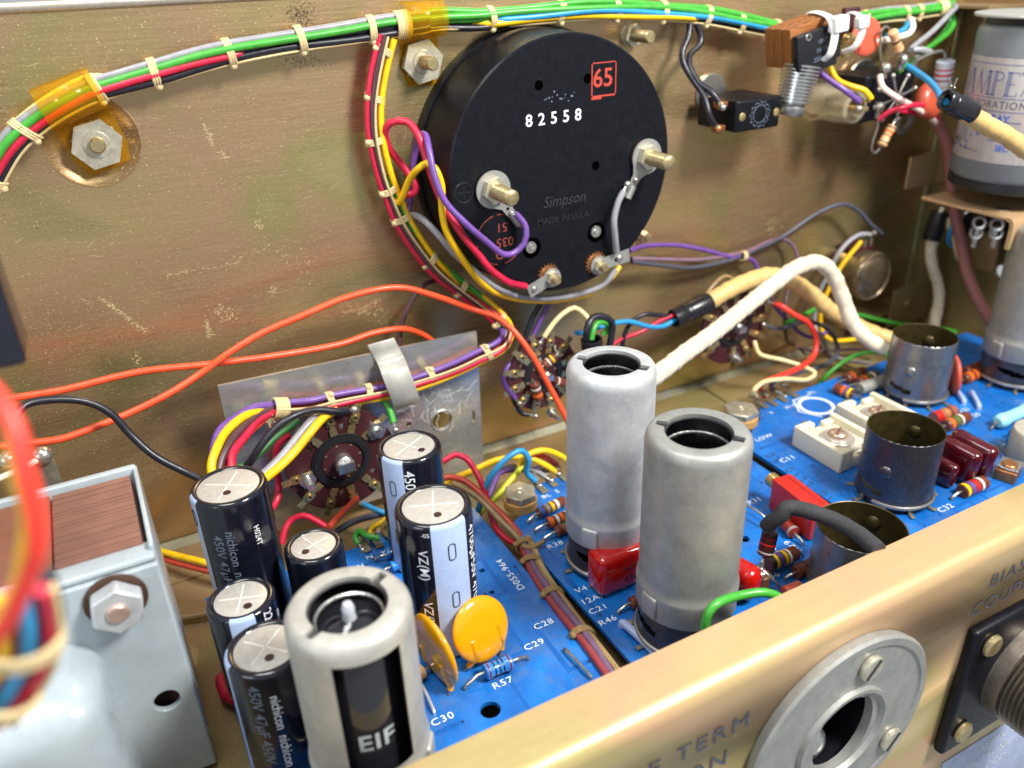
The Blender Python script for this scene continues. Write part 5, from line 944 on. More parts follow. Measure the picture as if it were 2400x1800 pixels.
# ------------------------------------------------------------------ resistors
BC = {k: mat('band_'+k, c, .35, 0, .06, 6) for k, c in dict(black=(.01, .01, .01), brown=H('#5c2e1a'), red=H('#b8201c'), orange=H('#e0661a'), yellow=H('#efc40c'), green=H('#4a6a34'), blue=H('#2a5fb0'), violet=H('#5e4a86'), grey=H('#8a8782'), white=H('#dcd8cc'), gold=H('#b08a3c'), silver=H('#b6b6b4'), dkred=H('#701418')).items()}
CARB = mat('brown_carbon_body', H('#6b3422'), .38, 0, .12, 4, dirt=.15); FILM = mat('blue_film_body', H('#2a78c8'), .25, 0, .06, 4, coat=.3); BEIGE = mat('beige_film_body', H('#d8a878'), .35, 0, .06, 4)
GRYB = mat('grey_resistor_body', H('#b9bec6'), .4, 0, .06, 4); CYAN = mat('pale_cyan_body', H('#8fd0d8'), .35, 0, .05, 4); TUBG = mat('grey_tubular_body', H('#84847c'), .5, 0, .1, 4, dirt=.2)
def res(label, A, B, r, body, bands, leads=(None, None), dog=False, group='resistors on the boards', cat='resistor', name='resistor', bent=True, dirt=0):
    A, B = P3(A), P3(B); d = B-A; L = d.length; M_ = frame(A, d); t = thing(name, label, cat, (A+B)/2, group)
    def pr(f): return r if not dog else r*(1.0 if f < .2 or f > .8 else .86)
    if dog: prof = [(1e-3, 0), (r*.6, .0), (r*.95, L*.05), (r, L*.12), (r*.97, L*.2), (r*.86, L*.27), (r*.86, L*.73), (r*.97, L*.8), (r, L*.88), (r*.95, L*.95), (r*.6, L), (1e-3, L)]
    else: prof = [(1e-3, 0), (r*.9, 0), (r, L*.025), (r, L*.975), (r*.9, L), (1e-3, L)]
    mb = MB(); mb.lathe(prof, M_, 24); bo = mb.build('body', body, t)
    for f, wd, c in bands: mb = MB(); q = pr(f)*1.015+.002; mb.lathe([(q-.012, L*(f-wd/2)), (q, L*(f-wd/2)+.004), (q, L*(f+wd/2)-.004), (q-.012, L*(f+wd/2))], M_, 24); mb.build('colour_band', BC[c], t)
    for P, s_, ld in ((A, -1, leads[0]), (B, 1, leads[1])):
        dn = d.normalized()*s_
        if ld == 0: continue
        if ld is None: e = V((P.x+dn.x*.42, P.y+dn.y*.42, ZB-.02))
        else: e = P3(ld) if len(ld) < 4 else P3(ld)
        k = (e-P).length
        pp = spline([P-dn*.02, P+dn*min(.2, k*.35), P+(e-P)*.62+V((0, 0, .12 if bent else 0)), e+V((0, 0, .12 if bent else 0)), e], .06); mb = MB(); mb.tube(pp, .055, 7); mb.build('lead', LEAD, t)
    return t
Bd = lambda *cs, s=.14, g=.17, w_=.10: [(s+g*i, w_, c) for i, c in enumerate(cs)]
z1 = ZB+.26
res('blue film resistor with dark bands lying near the front of the left board', (1134, 1577, z1+.05), (1200, 1550, z1+.05), .25, FILM, [(.14, .06, 'dkred'), (.34, .06, 'black'), (.5, .06, 'black'), (.64, .06, 'black'), (.86, .06, 'dkred')], ((1091, 1617, ZB), (1237, 1547, ZB)), True)
res('small blue resistor half hidden behind the biggest capacitor, upper one', (905, 1300, z1), (948, 1286, z1), .21, FILM, [(.5, .1, 'dkred')], ((880, 1318, ZB), None), True)
res('small blue resistor half hidden behind the biggest capacitor, lower one', (915, 1330, z1), (958, 1314, z1), .21, FILM, [(.5, .1, 'dkred')], (None, None), True)
res('pale brown resistor between the windowed shield and the yellow disc', (962, 1590, z1), (992, 1572, z1), .22, BEIGE, [(.3, .1, 'brown'), (.6, .1, 'orange')], (None, None))
res('brown resistor with blue, grey and yellow bands beside the hex screw', (1262, 1203, z1), (1322, 1173, z1), .205, CARB, [(.09, .13, 'blue'), (.3, .12, 'grey'), (.48, .11, 'yellow'), (.66, .11, 'white')], ((1238, 1228, ZB), None))
res('brown resistor with orange and white bands beside the pale shield', (1284, 1227, z1), (1340, 1203, z1), .205, CARB, [(.1, .16, 'orange'), (.34, .11, 'white'), (.53, .14, 'orange'), (.75, .1, 'white')], ((1254, 1250, ZB), None))
res('brown resistor with a dull green band touching the pale shield', (1304, 1246, z1), (1352, 1225, z1), .2, mat('faded_brown_body', H('#7c4630'), .45), [(.12, .2, 'brown'), (.45, .2, 'green'), (.8, .2, 'dkred')], ((1274, 1270, ZB), None))
res('brown resistor end showing between the red capacitor and the grey shield', (1478, 1414, z1), (1520, 1398, z1), .2, CARB, [(.2, .14, 'brown'), (.5, .14, 'dkred')], ((1449, 1440, ZB), None))
res('dark red banded resistor standing under the black cloth sleeve', (1793, 1300, ZB+1.2), (1806, 1246, ZB+2.0), .27, mat('dark_brown_body', H('#3c1a18'), .35), [(.15, .07, 'silver'), (.5, .08, 'red'), (.75, .06, 'dkred')], ((1785, 1330, ZB+.9), 0), bent=False)
res('brown resistor with two bright yellow bands beside the solder blob', (1800, 1322, z1+.15), (1864, 1296, z1+.1), .27, CARB, [(.08, .14, 'black'), (.20, .1, 'yellow'), (.35, .16, 'violet'), (.52, .1, 'yellow'), (.66, .08, 'white')], (0, None))
res('reddish resistor with a grey end lying under the red trimmer', (1835, 1222, z1), (1862, 1250, z1), .25, mat('red_brown_body', H('#7c2420'), .35), [(.25, .2, 'green'), (.9, .16, 'grey')], (0, (1881, 1280, ZB)))
res('brown resistor disappearing behind the lip near the open base', (1864, 1342, z1), (1905, 1322, z1), .24, CARB, [(.15, .18, 'brown'), (.5, .12, 'black')], ((1840, 1362, ZB), None))
res('orange banded resistor beside the cream trimmer at the board back', (1958, 909, z1), (1996, 924, z1), .27, CARB, [(.55, .18, 'orange'), (.74, .14, 'violet'), (.92, .14, 'yellow')], (0, (2020, 938, ZB)))
res('brown resistor at the back edge of the right board, rear one', (1982, 889, z1), (2024, 870, z1), .26, CARB, [(.3, .12, 'orange'), (.5, .12, 'green'), (.75, .1, 'dkred')], ((1964, 902, ZB), 0))
res('brown resistor at the back edge of the right board, front one', (2010, 898, z1), (2052, 880, z1), .26, CARB, [(.3, .12, 'orange'), (.5, .14, 'green'), (.75, .1, 'white')], ((1988, 912, ZB), 0))
res('grey tubular capacitor beside the tin tube base', (2014, 912, z1+.1), (2074, 890, z1+.1), .30, TUBG, [], ((2008, 922, ZB), 0), name='tubular_capacitor', cat='capacitor', group=None)
res('faded pink resistor behind the dark open base', (2188, 980, z1), (2236, 962, z1), .27, mat('pinkish_body', H('#9a5a44'), .45, 0, .1), [(.15, .3, 'red'), (.5, .08, 'gold'), (.7, .1, 'brown')], (0, None))
res('brown resistor with green and white bands behind the dark open base', (2216, 998, z1), (2266, 977, z1), .27, CARB, [(.18, .14, 'orange'), (.42, .16, 'green'), (.62, .08, 'white')], ((2200, 1006, ZB), None))
res('brown resistor with yellow and violet bands near the lip at right', (2254, 1152, z1), (2306, 1130, z1), .28, CARB, [(.1, .12, 'yellow'), (.3, .16, 'violet'), (.5, .16, 'red'), (.72, .1, 'white')], ((2230, 1173, ZB), None))
res('pale cyan resistor with small black print at the right edge', (2338, 990, z1+.1), (2420, 955, z1+.1), .33, CYAN, [], ((2322, 1010, ZB), None), True)
res('brown resistor behind the orange disc at the right', (2258, 890, z1), (2300, 870, z1), .27, CARB, [(.25, .16, 'orange'), (.55, .12, 'orange')], ((2240, 898, ZB), 0))
res('dull brown resistor far behind the orange disc', (2262, 872, z1), (2300, 855, z1), .25, CARB, [], (0, 0))
res('maroon resistor end under the lip beside the pot shield', (1838, 1390, z1), (1875, 1375, z1), .22, ORDISC, [], (0, 0))
# resistors across the second wafer
T = TW2; wz = .5
def R2(label, x0, y0, x1, y1, r, bands): res(label, T @ V((x0, y0, wz)), T @ V((x1, y1, wz)), r, CARB, bands, (T @ V((x0*1.35+.0, y0*1.5, .25)), T @ V((x1*1.4, y1*1.45, .25))), group='resistors across the second switch', bent=False)
R2('brown resistor across the second switch, left of its shaft', -.62, -.15, -.42, -.95, .22, [(.3, .1, 'white'), (.7, .2, 'orange')])
R2('brown resistor with a yellow band above the second switch shaft', -.15, .55, .42, .85, .2, [(.4, .1, 'white'), (.72, .12, 'yellow')])
R2('brown resistor with a pale band right of the second switch shaft', .35, -.28, .85, -.55, .2, [(.3, .14, 'white')])
# jumpers
def jumper(label, pts, m=LEAD, r=.05, grp='wire jumpers on the boards', hgt=.14):
    t = thing('jumper_wire', label, 'jumper', Z(*pts[0]), grp); a, b = Z(*pts[0]), Z(*pts[-1]); mb = MB(); u = V((0, 0, hgt))
    mb.tube(spline([a-V((0, 0, .05)), a+u*.8, a+(b-a)*.1+u, a+(b-a)*.9+u, b+u*.8, b-V((0, 0, .05))], .08), r, 7); mb.build('wire', m, t)
SLV = mat('pale_sleeving', H('#9fb0d8'), .35, 0, .06, 4)
jumper('bare wire jumper at the right front of the left board', [(1323, 1527), (1385, 1592)]); jumper('white wire jumper beside the C30 lettering', [(990, 1612), (1018, 1674)], mat('white_lead', H('#c9c9cc'), .35, .5))
jumper('sleeved jumper half hidden behind the lip on the middle board', [(1458, 1468), (1530, 1535)], SLV, .13, hgt=.2); jumper('pale sleeved jumper behind the right trimmer, left one', [(2238, 920), (2258, 948)], SLV, .11, hgt=.2); jumper('pale sleeved jumper behind the right trimmer, right one', [(2275, 926), (2293, 960)], SLV, .11, hgt=.2)
jumper('bare wire running from the grey shield to the black sleeve', [(1735, 1203), (1795, 1240)], LEAD, .05, hgt=.5)
# ------------------------------------------------------------------ disc and film capacitors
def disc(label, c, nrm, r, th, m, leads, up=(0, 0, 1), cat='disc capacitor', grp='disc capacitors', mark=None):
    c = P3(c); M_ = frame(c, nrm, up); t = thing('disc_capacitor', label, cat, c, grp); mb = MB(); prof = []
    for k in range(13):
        a = PI*k/12-PI/2; prof.append((max(1e-3, r*max(0, math.cos(a))**.55), th*math.sin(a)*(1.0)))
    mb.lathe(prof, M_, 40); bd = mb.build('body', m, t, 80)
    for e, s_ in leads:
        e = P3(e); x = c+M_.to_3x3() @ V((-r*.72, s_*r*.55, 0)); n_ = M_.to_3x3() @ V((0, 0, th*.7))
        mb = MB(); mb.tube(spline([c+M_.to_3x3() @ V((-r*.1, s_*r*.5, 0))+n_*1.0, c+M_.to_3x3() @ V((-r*.6, s_*r*.5, 0))+n_*.8, x+(e-x)*.25, x+(e-x)*.55], .08), [.10]*99, 8); mb.build('dipped_lead', m, bd)
        mb = MB(); mb.tube(spline([x+(e-x)*.4, x+(e-x)*.7, e], .08), .05, 6); mb.build('lead', LEAD, t)
    if mark:
        mb = MB(); text(mb, mark, r*.4, lambda x, y: M_ @ V((y, -x, th*.98))); mb.build('printed_mark', mat('amber_print', H('#e9bb58'), .5), bd)
    return t
disc('yellow disc capacitor facing the camera beside the biggest black capacitor', (1127, 1474, ZB+1.15), (.22, -.88, .42), 1.02, .20, YDISC, [((1088, 1572, ZB), 1), ((1172, 1538, ZB), -1)], (-.1, .35, 1), grp='yellow disc capacitors')
disc('yellow disc capacitor seen almost edge on beside the windowed shield', (1020, 1522, ZB+1.15), (-.96, -.15, -.05), 1.18, .19, YDISC, [((1052, 1630, ZB), -1), ((1012, 1575, ZB), 1)], (.25, .15, 1), grp='yellow disc capacitors', mark='Z5U 202')
disc('orange red disc capacitor behind the tin tube base', (2236, 875, ZB+1.0), (.75, -.6, .1), .95, .2, ORDISC, [((2236, 925, ZB), 1)], grp=None)
disc('salmon disc capacitor hanging from the harness by the wood block', (2030, 86, -2.5), (-.12, -1, .1), .82, .14, ORDISC, [((2000, 100, -2.0), 1)], (0, 0, 1), grp=None)
disc('rust red round capacitor body behind the grey resistor by the jack', (2178, 236, -3.4), (.1, -1, .25), .85, .42, mat('rust_red_epoxy', H('#a8452c'), .35), [((2170, 275, -2.8), 1)], grp=None)
def film(label, c, dims, m, rot, leads=(), txt=(), bev=.2, grp=None, tilt=0):
    c = P3(c); t = thing('film_capacitor', label, 'film capacitor', c, grp); M_ = TR(*c) @ Matrix.Rotation(rot, 4, 'Z') @ Matrix.Rotation(tilt, 4, 'X')
    mb = MB(); mb.box((0, 0, 0), dims, M_, bev); bd = mb.build('body', m, t, 60)
    for e in leads:
        e = P3(e); s_ = V((e.x, e.y, c.z-dims[2]/2+.1)); mb = MB(); mb.tube(spline([s_, s_*.5+e*.5+V((.05, 0, .05)), e], .08), .05, 6); mb.build('lead', LEAD, t)
    for i, s_ in enumerate(txt):
        mb = MB(); text(mb, s_, .36, lambda x, y: M_ @ V((x-.35, -dims[1]/2-.008, y+.12-.42*i))); mb.build('printed_lettering', BLACKINK, bd)
    return t
qL = at(1403, 1350, z=ZB+.55); qR = at(1540, 1290, z=ZB+.55)
film('glossy red film capacitor lying behind the front grey shield', V(((qL.x+qR.x)/2+.15, qL.y-.1, ZB+.85)), (qR.x-qL.x+.9, 1.0, 1.6), REDCAP, 0, (), ('F473K', '630M'), .26)
film('glossy red capacitor end showing right of the front grey shield', at(1738, 1355, z=ZB+.8), (.9, 1.3, 1.3), REDCAP, .2, (), (), .4)
q1, q2, q3 = at(2275, 1063, z=ZB+1.0), at(2242, 1075, z=ZB+.9), at(2213, 1105, z=ZB+.6)
film('dark red dipped capacitor farthest right behind the dark open base', q1, (.62, 1.9, 1.5), DKRED, .10, ((2262, 1120, ZB),), (), .26, 'dark red dipped capacitors', .1)
film('dark red dipped capacitor in the middle of the three', q2, (.62, 1.8, 1.5), DKRED, .10, ((2238, 1130, ZB), (2226, 1123, ZB)), (), .26, 'dark red dipped capacitors', .1)
film('small dark red dipped capacitor touching the dark open base', q3, (.45, 1.0, 1.1), DKRED, .10, (), (), .2, 'dark red dipped capacitors', .1)
# ------------------------------------------------------------------ red multiturn trimmer
a_, b_ = at(1826, 1200, z=ZB), at(1915, 1275, z=ZB); y0, y1 = -10.4, -13.6
pA = at(1822, 1196, z=ZB+.2); pB = at(1905, 1265, z=ZB+.2); d = (pB-pA); d.z = 0; Lr = d.length; rot = math.atan2(d.y, d.x)
t = thing('multiturn_trimmer', 'long red trimmer box with a brass screw on the middle board', 'trimmer', (pA+pB)/2); M_ = TR((pA.x+pB.x)/2+.38, (pA.y+pB.y)/2+.25, ZB+.75) @ Matrix.Rotation(rot, 4, 'Z')
mb = MB(); mb.box((0, 0, 0), (Lr+.3, .85, 1.35), M_, .05); bd = mb.build('case', REDBOX, t); mb = MB(); mb.box((.0, .18, .68), (Lr*.95, .02, .01), M_); mb.build('case_seam', mat('seam_dark', (.05, .01, .01), .5), bd)
mb = MB(); mb.cyl(.29, 0, .5, M_ @ TR(-Lr/2-.15, -.05, .25) @ Matrix.Rotation(-PI/2, 4, 'Y'), 16); mb.box((-Lr/2-.58, -.05, .25), (.06, .32, .07), M_); mb.build('adjust_screw', BRASS, t)
mb = MB(); mb.box((-Lr/2-.2, .1, -.25), (.3, .4, .7), M_, .06); mb.build('bushing', mat('amber_resin', H('#a87a1c'), .3), t)
# solder blob of the joined leads beside the grey shield
t = thing('solder_joint', 'lumpy solder blob joining several leads beside the red capacitor', 'solder joint', at(1780, 1345, z=ZB+.6)); rnd = random.Random(5)
mb = MB()
for k in range(12): p = at(1778+rnd.uniform(-12, 12), 1345+rnd.uniform(-14, 10), z=ZB+.75+rnd.uniform(-.3, .3)); mb.ball(rnd.uniform(.08, .18), TR(*p), 10, 6)
mb.build('blob', SOLDER, t); mb = MB(); p = at(1780, 1372, z=ZB+.2); mb.cyl(.32, ZB, ZB+.75, TR(p.x, p.y, 0), 16, .05); mb.build('sleeve', mat('burnt_resin', H('#5c3a14'), .4), t)
mb = MB(); mb.tube(spline([at(1785, 1335, z=ZB+.9), at(1805, 1352, z=ZB+.7), at(1828, 1376, z=ZB+.1)], .1), .055, 6); mb.tube(spline([at(1784, 1330, z=ZB+.9), at(1786, 1318, z=ZB+1.1), at(1792, 1302, z=ZB+1.2)], .1), .06, 6); mb.build('lead', LEAD, t)
# ------------------------------------------------------------------ ceramic compression trimmers
def trimmer(label, u0, v0, u1, v1, wdt, z0=ZB):
    a, b = at(u0, v0, z=z0), at(u1, v1, z=z0); x0 = (a.x+b.x)/2; ya, yb2 = a.y, b.y; L = ya-yb2; h = 1.0; t = thing('ceramic_trimmer', label, 'trimmer', (x0+wdt/2, (ya+yb2)/2, z0), 'cream ceramic trimmers'); yc = (ya+yb2)/2
    mb = MB(); mb.box((x0+.12, yc, z0+h/2), (.26, L, h), bev=.07); mb.box((x0+wdt-.12, yc, z0+h/2), (.26, L, h), bev=.07); mb.box((x0+wdt/2, yc, z0+.28), (wdt, L-.1, .54), bev=.05)
    mb.box((x0+.42, yb2+.16, z0+h/2), (.6, .3, h-.03), bev=.06); mb.box((x0+wdt-.42, yb2+.16, z0+h/2), (.6, .3, h-.03), bev=.06); mb.box((x0+.5, ya-.17, z0+h/2), (.85, .34, h-.02), bev=.06); mb.box((x0+wdt-.45, ya-.17, z0+h*.4), (.7, .3, h*.8), bev=.06); mb.build('ceramic_base', CERAM, t)
    cx, cy = x0+wdt/2, yc-.05; T = TR(cx, cy, z0)
    mb = MB(); mb.box((cx, cy, z0+.62), (wdt-.5, L*.72, .12), bev=.02); mb.build('mica_stack', mat('clear_mica', H('#c8c4b4'), .25, .1), t)
    mb = MB(); mb.cyl(.72, .69, .80, T, 36, .05); mb.cyl(.58, .79, .85, T, 36, .03); mb.build('pressure_plate', MICA, t)
    mb = MB(); mb.lathe([(.40, .85), (.40, .95), (.34, 1.03), (.18, 1.08), (1e-3, 1.09)], T, 28); sc_ = mb.build('screw_head', mat('coppery_screw', H('#c3aa98'), .3, .7, .15), t); mb = MB(); mb.box((0, 0, 1.07), (.66, .07, .05), T @ Matrix.Rotation(.5, 4, 'Z')); mb.build('slot', mat('slot_brown', H('#6a3c2c'), .5), sc_)
    for yy, s_ in ((ya+.12, 1), (yb2-.02, -1)):
        mb = MB(); mb.box((cx-.1*s_, yy, z0+.55), (.32, .5, .05), bev=.01); mb.ball(.22, TR(cx-.1*s_, yy+.2*s_, z0+.5), 10, 6); mb.build('solder_tag', SOLDER, t)
trimmer('cream ceramic trimmer nearest the white printed ring', 1855, 1043, 1965, 1112, 2.35)
trimmer('cream ceramic trimmer partly hidden behind the dark open base', 1955, 990, 2060, 1052, 2.35)
# ------------------------------------------------------------------ grey inductor and copper trimmer at the right edge
q = at(2420, 1075, z=ZB); t = thing('inductor_can', 'small grey round can at the right edge of the board', 'inductor', q); mb = MB(); mb.lathe([(1.0, 0), (1.02, .05), (1.02, 1.3), (.96, 1.38), (.2, 1.40), (1e-3, 1.3)], TR(*q), 36); mb.build('can', mat('painted_can', H('#a09a8c'), .5, 0, .08), t)
mb = MB(); mb.tube(spline([at(2364, 1020, z=ZB), at(2372, 1008, z=ZB+.5), at(2392, 1004, z=ZB+.7), at(2412, 1015, z=ZB+1.0)], .1), .07, 7); mb.build('lead', LEAD, t)
q = at(2358, 1118, z=ZB); t = thing('copper_trimmer', 'small copper plate trimmer beside the lip at the right', 'trimmer', q); T = TR(*q) @ Matrix.Rotation(.35, 4, 'Z')
mb = MB(); mb.box((0, 0, .25), (.95, .8, .5), T, .05); mb.build('base', COPPER, t); mb = MB(); mb.box((.1, .0, .56), (.95, .8, .06), T, .02); mb.box((.35, -.42, .35), (.35, .06, .5), T, .02); mb.build('spring_plate', STEEL, t); mb = MB(); mb.cyl(.3, .58, .68, T, 20, .04); mb.build('screw_head', COPPER, t)
# ------------------------------------------------------------------ parts on the back panel, upper right
# toggle switch
fc = [at(1719, 312, y=-2.6), at(1830, 290, y=-2.6)]; xl, xr = 22.55, 25.9
q0 = at(1678, 255, y=-1.1); 
t = thing('toggle_switch', 'black bakelite toggle switch body on the gold back panel', 'switch', at(1750, 265, y=0)); a = at(1728, 237, y=-3.0); b = at(1835, 213, y=-3.0); c = at(1728, 312, y=-3.0)
cx, cz = (a.x+b.x)/2, (a.z+c.z)/2; wx, hz_ = b.x-a.x, a.z-c.z
mb = MB(); mb.box((cx, -1.75, cz), (wx, 2.5, hz_), bev=.12); sw = mb.build('body', BAKE, t)
mb = MB(); mb.cyl(.85, 0, .12, yframe(cx-.15, -.02, cz+.55), 32, .03); mb.cyl(.5, .1, .5, yframe(cx, -.05, cz), 24); mb.build('mounting_washer', STEEL, t)
for fx in (-.36, .40): mb = MB(); mb.lathe([(.17, -.02), (.17, .02), (.11, .05), (1e-3, .055)], yframe(cx+fx*wx, -3.0, cz-.02), 18); mb.build('rivet', BRASS, t)
mb = MB()
for i in range(34):
    a_ = 2*PI*i/34; R_ = .50+.05*math.sin(i*2.3); mb.box((cx+.08+R_*math.cos(a_), -3.006, cz+R_*math.sin(a_)), (.03+.02*(i % 3), .012, .05-.015*(i % 2)))
mb.ring(.36, .014, yframe(cx+.08, -3.0, cz), 28, 5); mb.build('embossed_mark', DIMINK, sw)
for u, v in ((1686, 246), (1680, 302)):
    p = at(u, v, y=-2.7); mb = MB(); mb.box((p.x+.15, -2.6, p.z), (.55, .3, .22), bev=.03); mb.ball(.2, TR(p.x, -2.75, p.z), 12, 8); mb.build('terminal_screw', COPPER, t)
# interlock switch: laminated block with finned plunger
t = thing('interlock_switch', 'brown laminated block switch with a finned plunger, tied to the harness', 'switch', at(1880, 100, y=-2)); yF = -3.6
P_ = lambda u, v, y: at(u, v, y=y)
A1 = [P_(1868, 148, yF), P_(1953, 143, yF), P_(1975, 62, yF), P_(1880, 62, yF)]
xc, zc = sum(p.x for p in A1)/4, sum(p.z for p in A1)/4; cw, chh = A1[1].x-A1[0].x, A1[2].z-A1[1].z
tl = Matrix.Rotation(-.20, 4, 'Y'); M_ = TR(xc, yF, zc) @ tl
mb = MB(); mb.box((0, .12, -.1), (cw+.3, .34, chh+.1), M_, .05); sw = mb.build('switch_body', BLK, t); ydep = 1.5
for k in range(3):
    mb = MB(); mb.box((-.02, .36+ydep*(k+.5)/3, .08), (cw+.25, ydep/3-.03, chh+.25), M_, .03); mb.build('laminated_block', WOOD, t)
mb = MB(); mb.lathe([(.16, -.06), (.14, -.10), (.09, -.10), (.08, -.02)], M_ @ TR(-cw*.30, 0, chh*.34) @ frame((0, 0, 0), (0, 1, 0), (1, 0, 0)), 16); mb.build('eyelet', STEEL, sw)
mb = MB()
for i, s_ in enumerate(('1882', '3V 5A', '250V AC')): text(mb, s_, .26, lambda x, y: M_ @ V((x+.12, -.065, y+.12-.34*i)))
mb.build('embossed_lettering', DIMINK, sw)
mb = MB(); mb.box((0, .12, -chh/2-.25), (cw*.95, .3, .3), M_, .04); mb.build('lower_bracket', BLK, t)
pT, pB = at(1880, 150, y=yF+.5), at(1852, 268, y=yF+.5); dd = pB-pT; Lp = dd.length; M2 = frame(pT, dd); prof = [(.3, 0)]
zz = .05
while zz < Lp*.72: prof += [(.80-.16*zz/Lp, zz), (.80-.16*zz/Lp, zz+.07), (.58, zz+.085), (.58, zz+.125)]; zz += .14
mb = MB(); mb.lathe(prof, M2, 36); mb.build('finned_plunger', STEEL, t)
mb = MB(); mb.lathe([(.52, Lp*.72), (.50, Lp*.82), (.57, Lp*.86), (.57, Lp*.95), (.45, Lp*1.02), (1e-3, Lp*1.04)], M2, 32); mb.build('plunger_tip', TIN, t)
def ztie(label, pts, head, hd=.34, w_=.17):
    t = thing('cable_tie', label, 'cable tie', P3(head), 'white nylon cable ties'); mb = MB(); mb.tube(spline([P3(p) for p in pts], .12), w_, 10, flat=.35, up=(1, .2, 0)); mb.build('strap', NYL, t); mb = MB(); p = P3(head); mb.box((0, 0, 0), (hd*2.2, hd*1.5, hd*1.9), TR(*p) @ Matrix.Rotation(-.1, 4, 'Y'), .10); mb.build('head', NYL, t)
ztie('white cable tie round the front of the laminated block', [(1885, 38, -1.6), (1905, 29, -2.2), (1930, 33, -3.0), (1950, 48, -3.9), (1957, 70, -4.05), (1954, 100, -4.05), (1945, 128, -3.95), (1928, 142, -3.6)], (1966, 56, -4.0))
ztie('white cable tie looped behind the laminated block', [(1980, 34, -1.8), (2000, 30, -2.3), (2018, 40, -2.9), (2022, 65, -3.2), (2015, 90, -3.2), (2000, 112, -3.0), (1975, 122, -2.6)], (2020, 52, -3.2), .27, .15)
t = thing('phenolic_tab', 'small maroon phenolic tab at the rear of the block', 'tab', at(1992, 52, y=-1.8)); mb = MB(); p = at(1990, 55, y=-1.9); mb.box((p.x, -1.9, p.z), (.9, .25, 1.3), Matrix.Identity(4), .03); mb.build('tab', MAROON, t); mb = MB(); p = at(1990, 90, y=-2.4); mb.ball(.3, TR(*p), 12, 8, .8); mb.box((p.x-.1, p.y, p.z-.4), (.35, .2, .8), bev=.05); mb.build('solder_lug', BRASS, t)
# indicator lamp holder
t = thing('indicator_lamp', 'clear plastic lamp holder with wires beside the finned plunger', 'lamp', at(1960, 240, y=-1)); a, b = at(1905, 232, y=-.2), at(2030, 258, y=-3.6); M_ = frame(a, b-a); Lp = (b-a).length
mb = MB(); mb.lathe([(.95, 0), (.95, .3), (.86, .35), (.82, Lp*.62), (.74, Lp*.66), (.70, Lp*.8), (.5, Lp*.82), (.5, Lp*.7), (.62, Lp*.5), (.66, .2), (1e-3, .1)], M_, 32); mb.build('lens_body', CLEARP, t)
mb = MB(); mb.box((0, 0, Lp*.72), (.5, .2, Lp*.5), M_, .03); mb.box((.25, .3, Lp*.84), (.28, .06, .7), M_, .01); mb.box((-.28, .05, Lp*.88), (.28, .06, .8), M_, .01); mb.build('contact_blade', BRASS, t); mb = MB(); mb.ball(.2, M_ @ TR(.2, .3, Lp*.80), 10, 6); mb.ball(.18, M_ @ TR(-.28, .05, Lp*.95), 10, 6); mb.build('solder_joint', SOLDER, t)
W('purple wire from the laminated block to the indicator lamp', 'purple', [(1895, 150, -2.2), (1915, 168, -2.6), (1950, 192, -3.2), (1985, 215, -3.7), (2014, 238, -3.9)], .13)
W('yellow wire from the laminated block to the indicator lamp', 'yellow', [(1942, 130, -1.8), (1948, 155, -2.0), (1962, 187, -2.4), (1990, 203, -2.9), (2025, 212, -3.3), (2042, 232, -3.5)], .13)
# jack socket
a, b = at(1992, 180, y=-2.2), at(2145, 262, y=-2.2); t = thing('jack_socket', 'black jack socket with bare terminals behind a steel washer', 'socket', at(2065, 220, y=0))
cx, cz = (a.x+b.x)/2-.2, (a.z+b.z)/2; mb = MB(); mb.box((cx, -1.5, cz), (3.3, 2.3, 2.1), bev=.15); mb.build('body', BAKE, t)
mb = MB(); p = at(2028, 172, y=-.4); mb.cyl(1.15, 0, .14, yframe(p.x, -.2, p.z-.5), 40, .04); mb.build('washer', STEEL, t)
ctr = V((cx+.45, -2.75, cz-.1))
for k in range(8):
    a_ = 2*PI*k/8+.3; e = ctr+V((1.35*math.cos(a_), .1, 1.05*math.sin(a_))); mb = MB(); mb.tube([ctr+V((.1*math.cos(a_), 0, .1*math.sin(a_))), e], .06, 6); mb.ball(.13, TR(*e), 8, 5); mb.build('bare_terminal', SOLDER, t)
for u, v in ((2070, 170), (2110, 150), (2143, 142), (2055, 262)):
    p = at(u, v, y=-2.6); mb = MB(); mb.box((p.x, p.y, p.z), (.3, .3, .6), bev=.08); mb.ball(.26, TR(p.x, p.y-.1, p.z+.2), 10, 7); mb.build('solder_lug', SOLDER, t)
mb = MB(); p = at(2118, 285, y=-1.2); mb.ring(.48, .16, yframe(p.x, -1.2, p.z), 28, 8); mb.build('lug_ring', ALU2, t)
def bare(label, pts, r=.055): 
    t = thing('bare_wire', label, 'bare wire', P3(pts[0]), 'bare leads around the jack'); mb = MB(); mb.tube(spline([P3(p) for p in pts], .12), r, 7); mb.build('wire', LEAD, t)
bare('bare lead hooking up over the jack to the beige resistor', [(2068, 165, -2.7), (2064, 130, -2.8), (2063, 95, -2.9), (2066, 72, -3.0), (2075, 62, -3.0), (2086, 68, -3.0)])
bare('bare lead hooking below the jack to the lower resistor', [(2058, 265, -3.0), (2057, 295, -3.0), (2046, 330, -3.0), (2043, 350, -3.0), (2050, 359, -3.0), (2062, 348, -3.0)])
bare('bare lead from the jack centre down to the lower resistor', [(2112, 215, -3.0), (2110, 245, -3.0), (2102, 275, -3.0), (2092, 292, -3.0)])
bare('bare lead curving from the jack to the grey resistor top', [(2148, 142, -3.0), (2170, 130, -3.1), (2195, 121, -3.2), (2213, 122, -3.2), (2216, 140, -3.2)], .07)
fr_ = dict(group='resistors around the jack', bent=False)
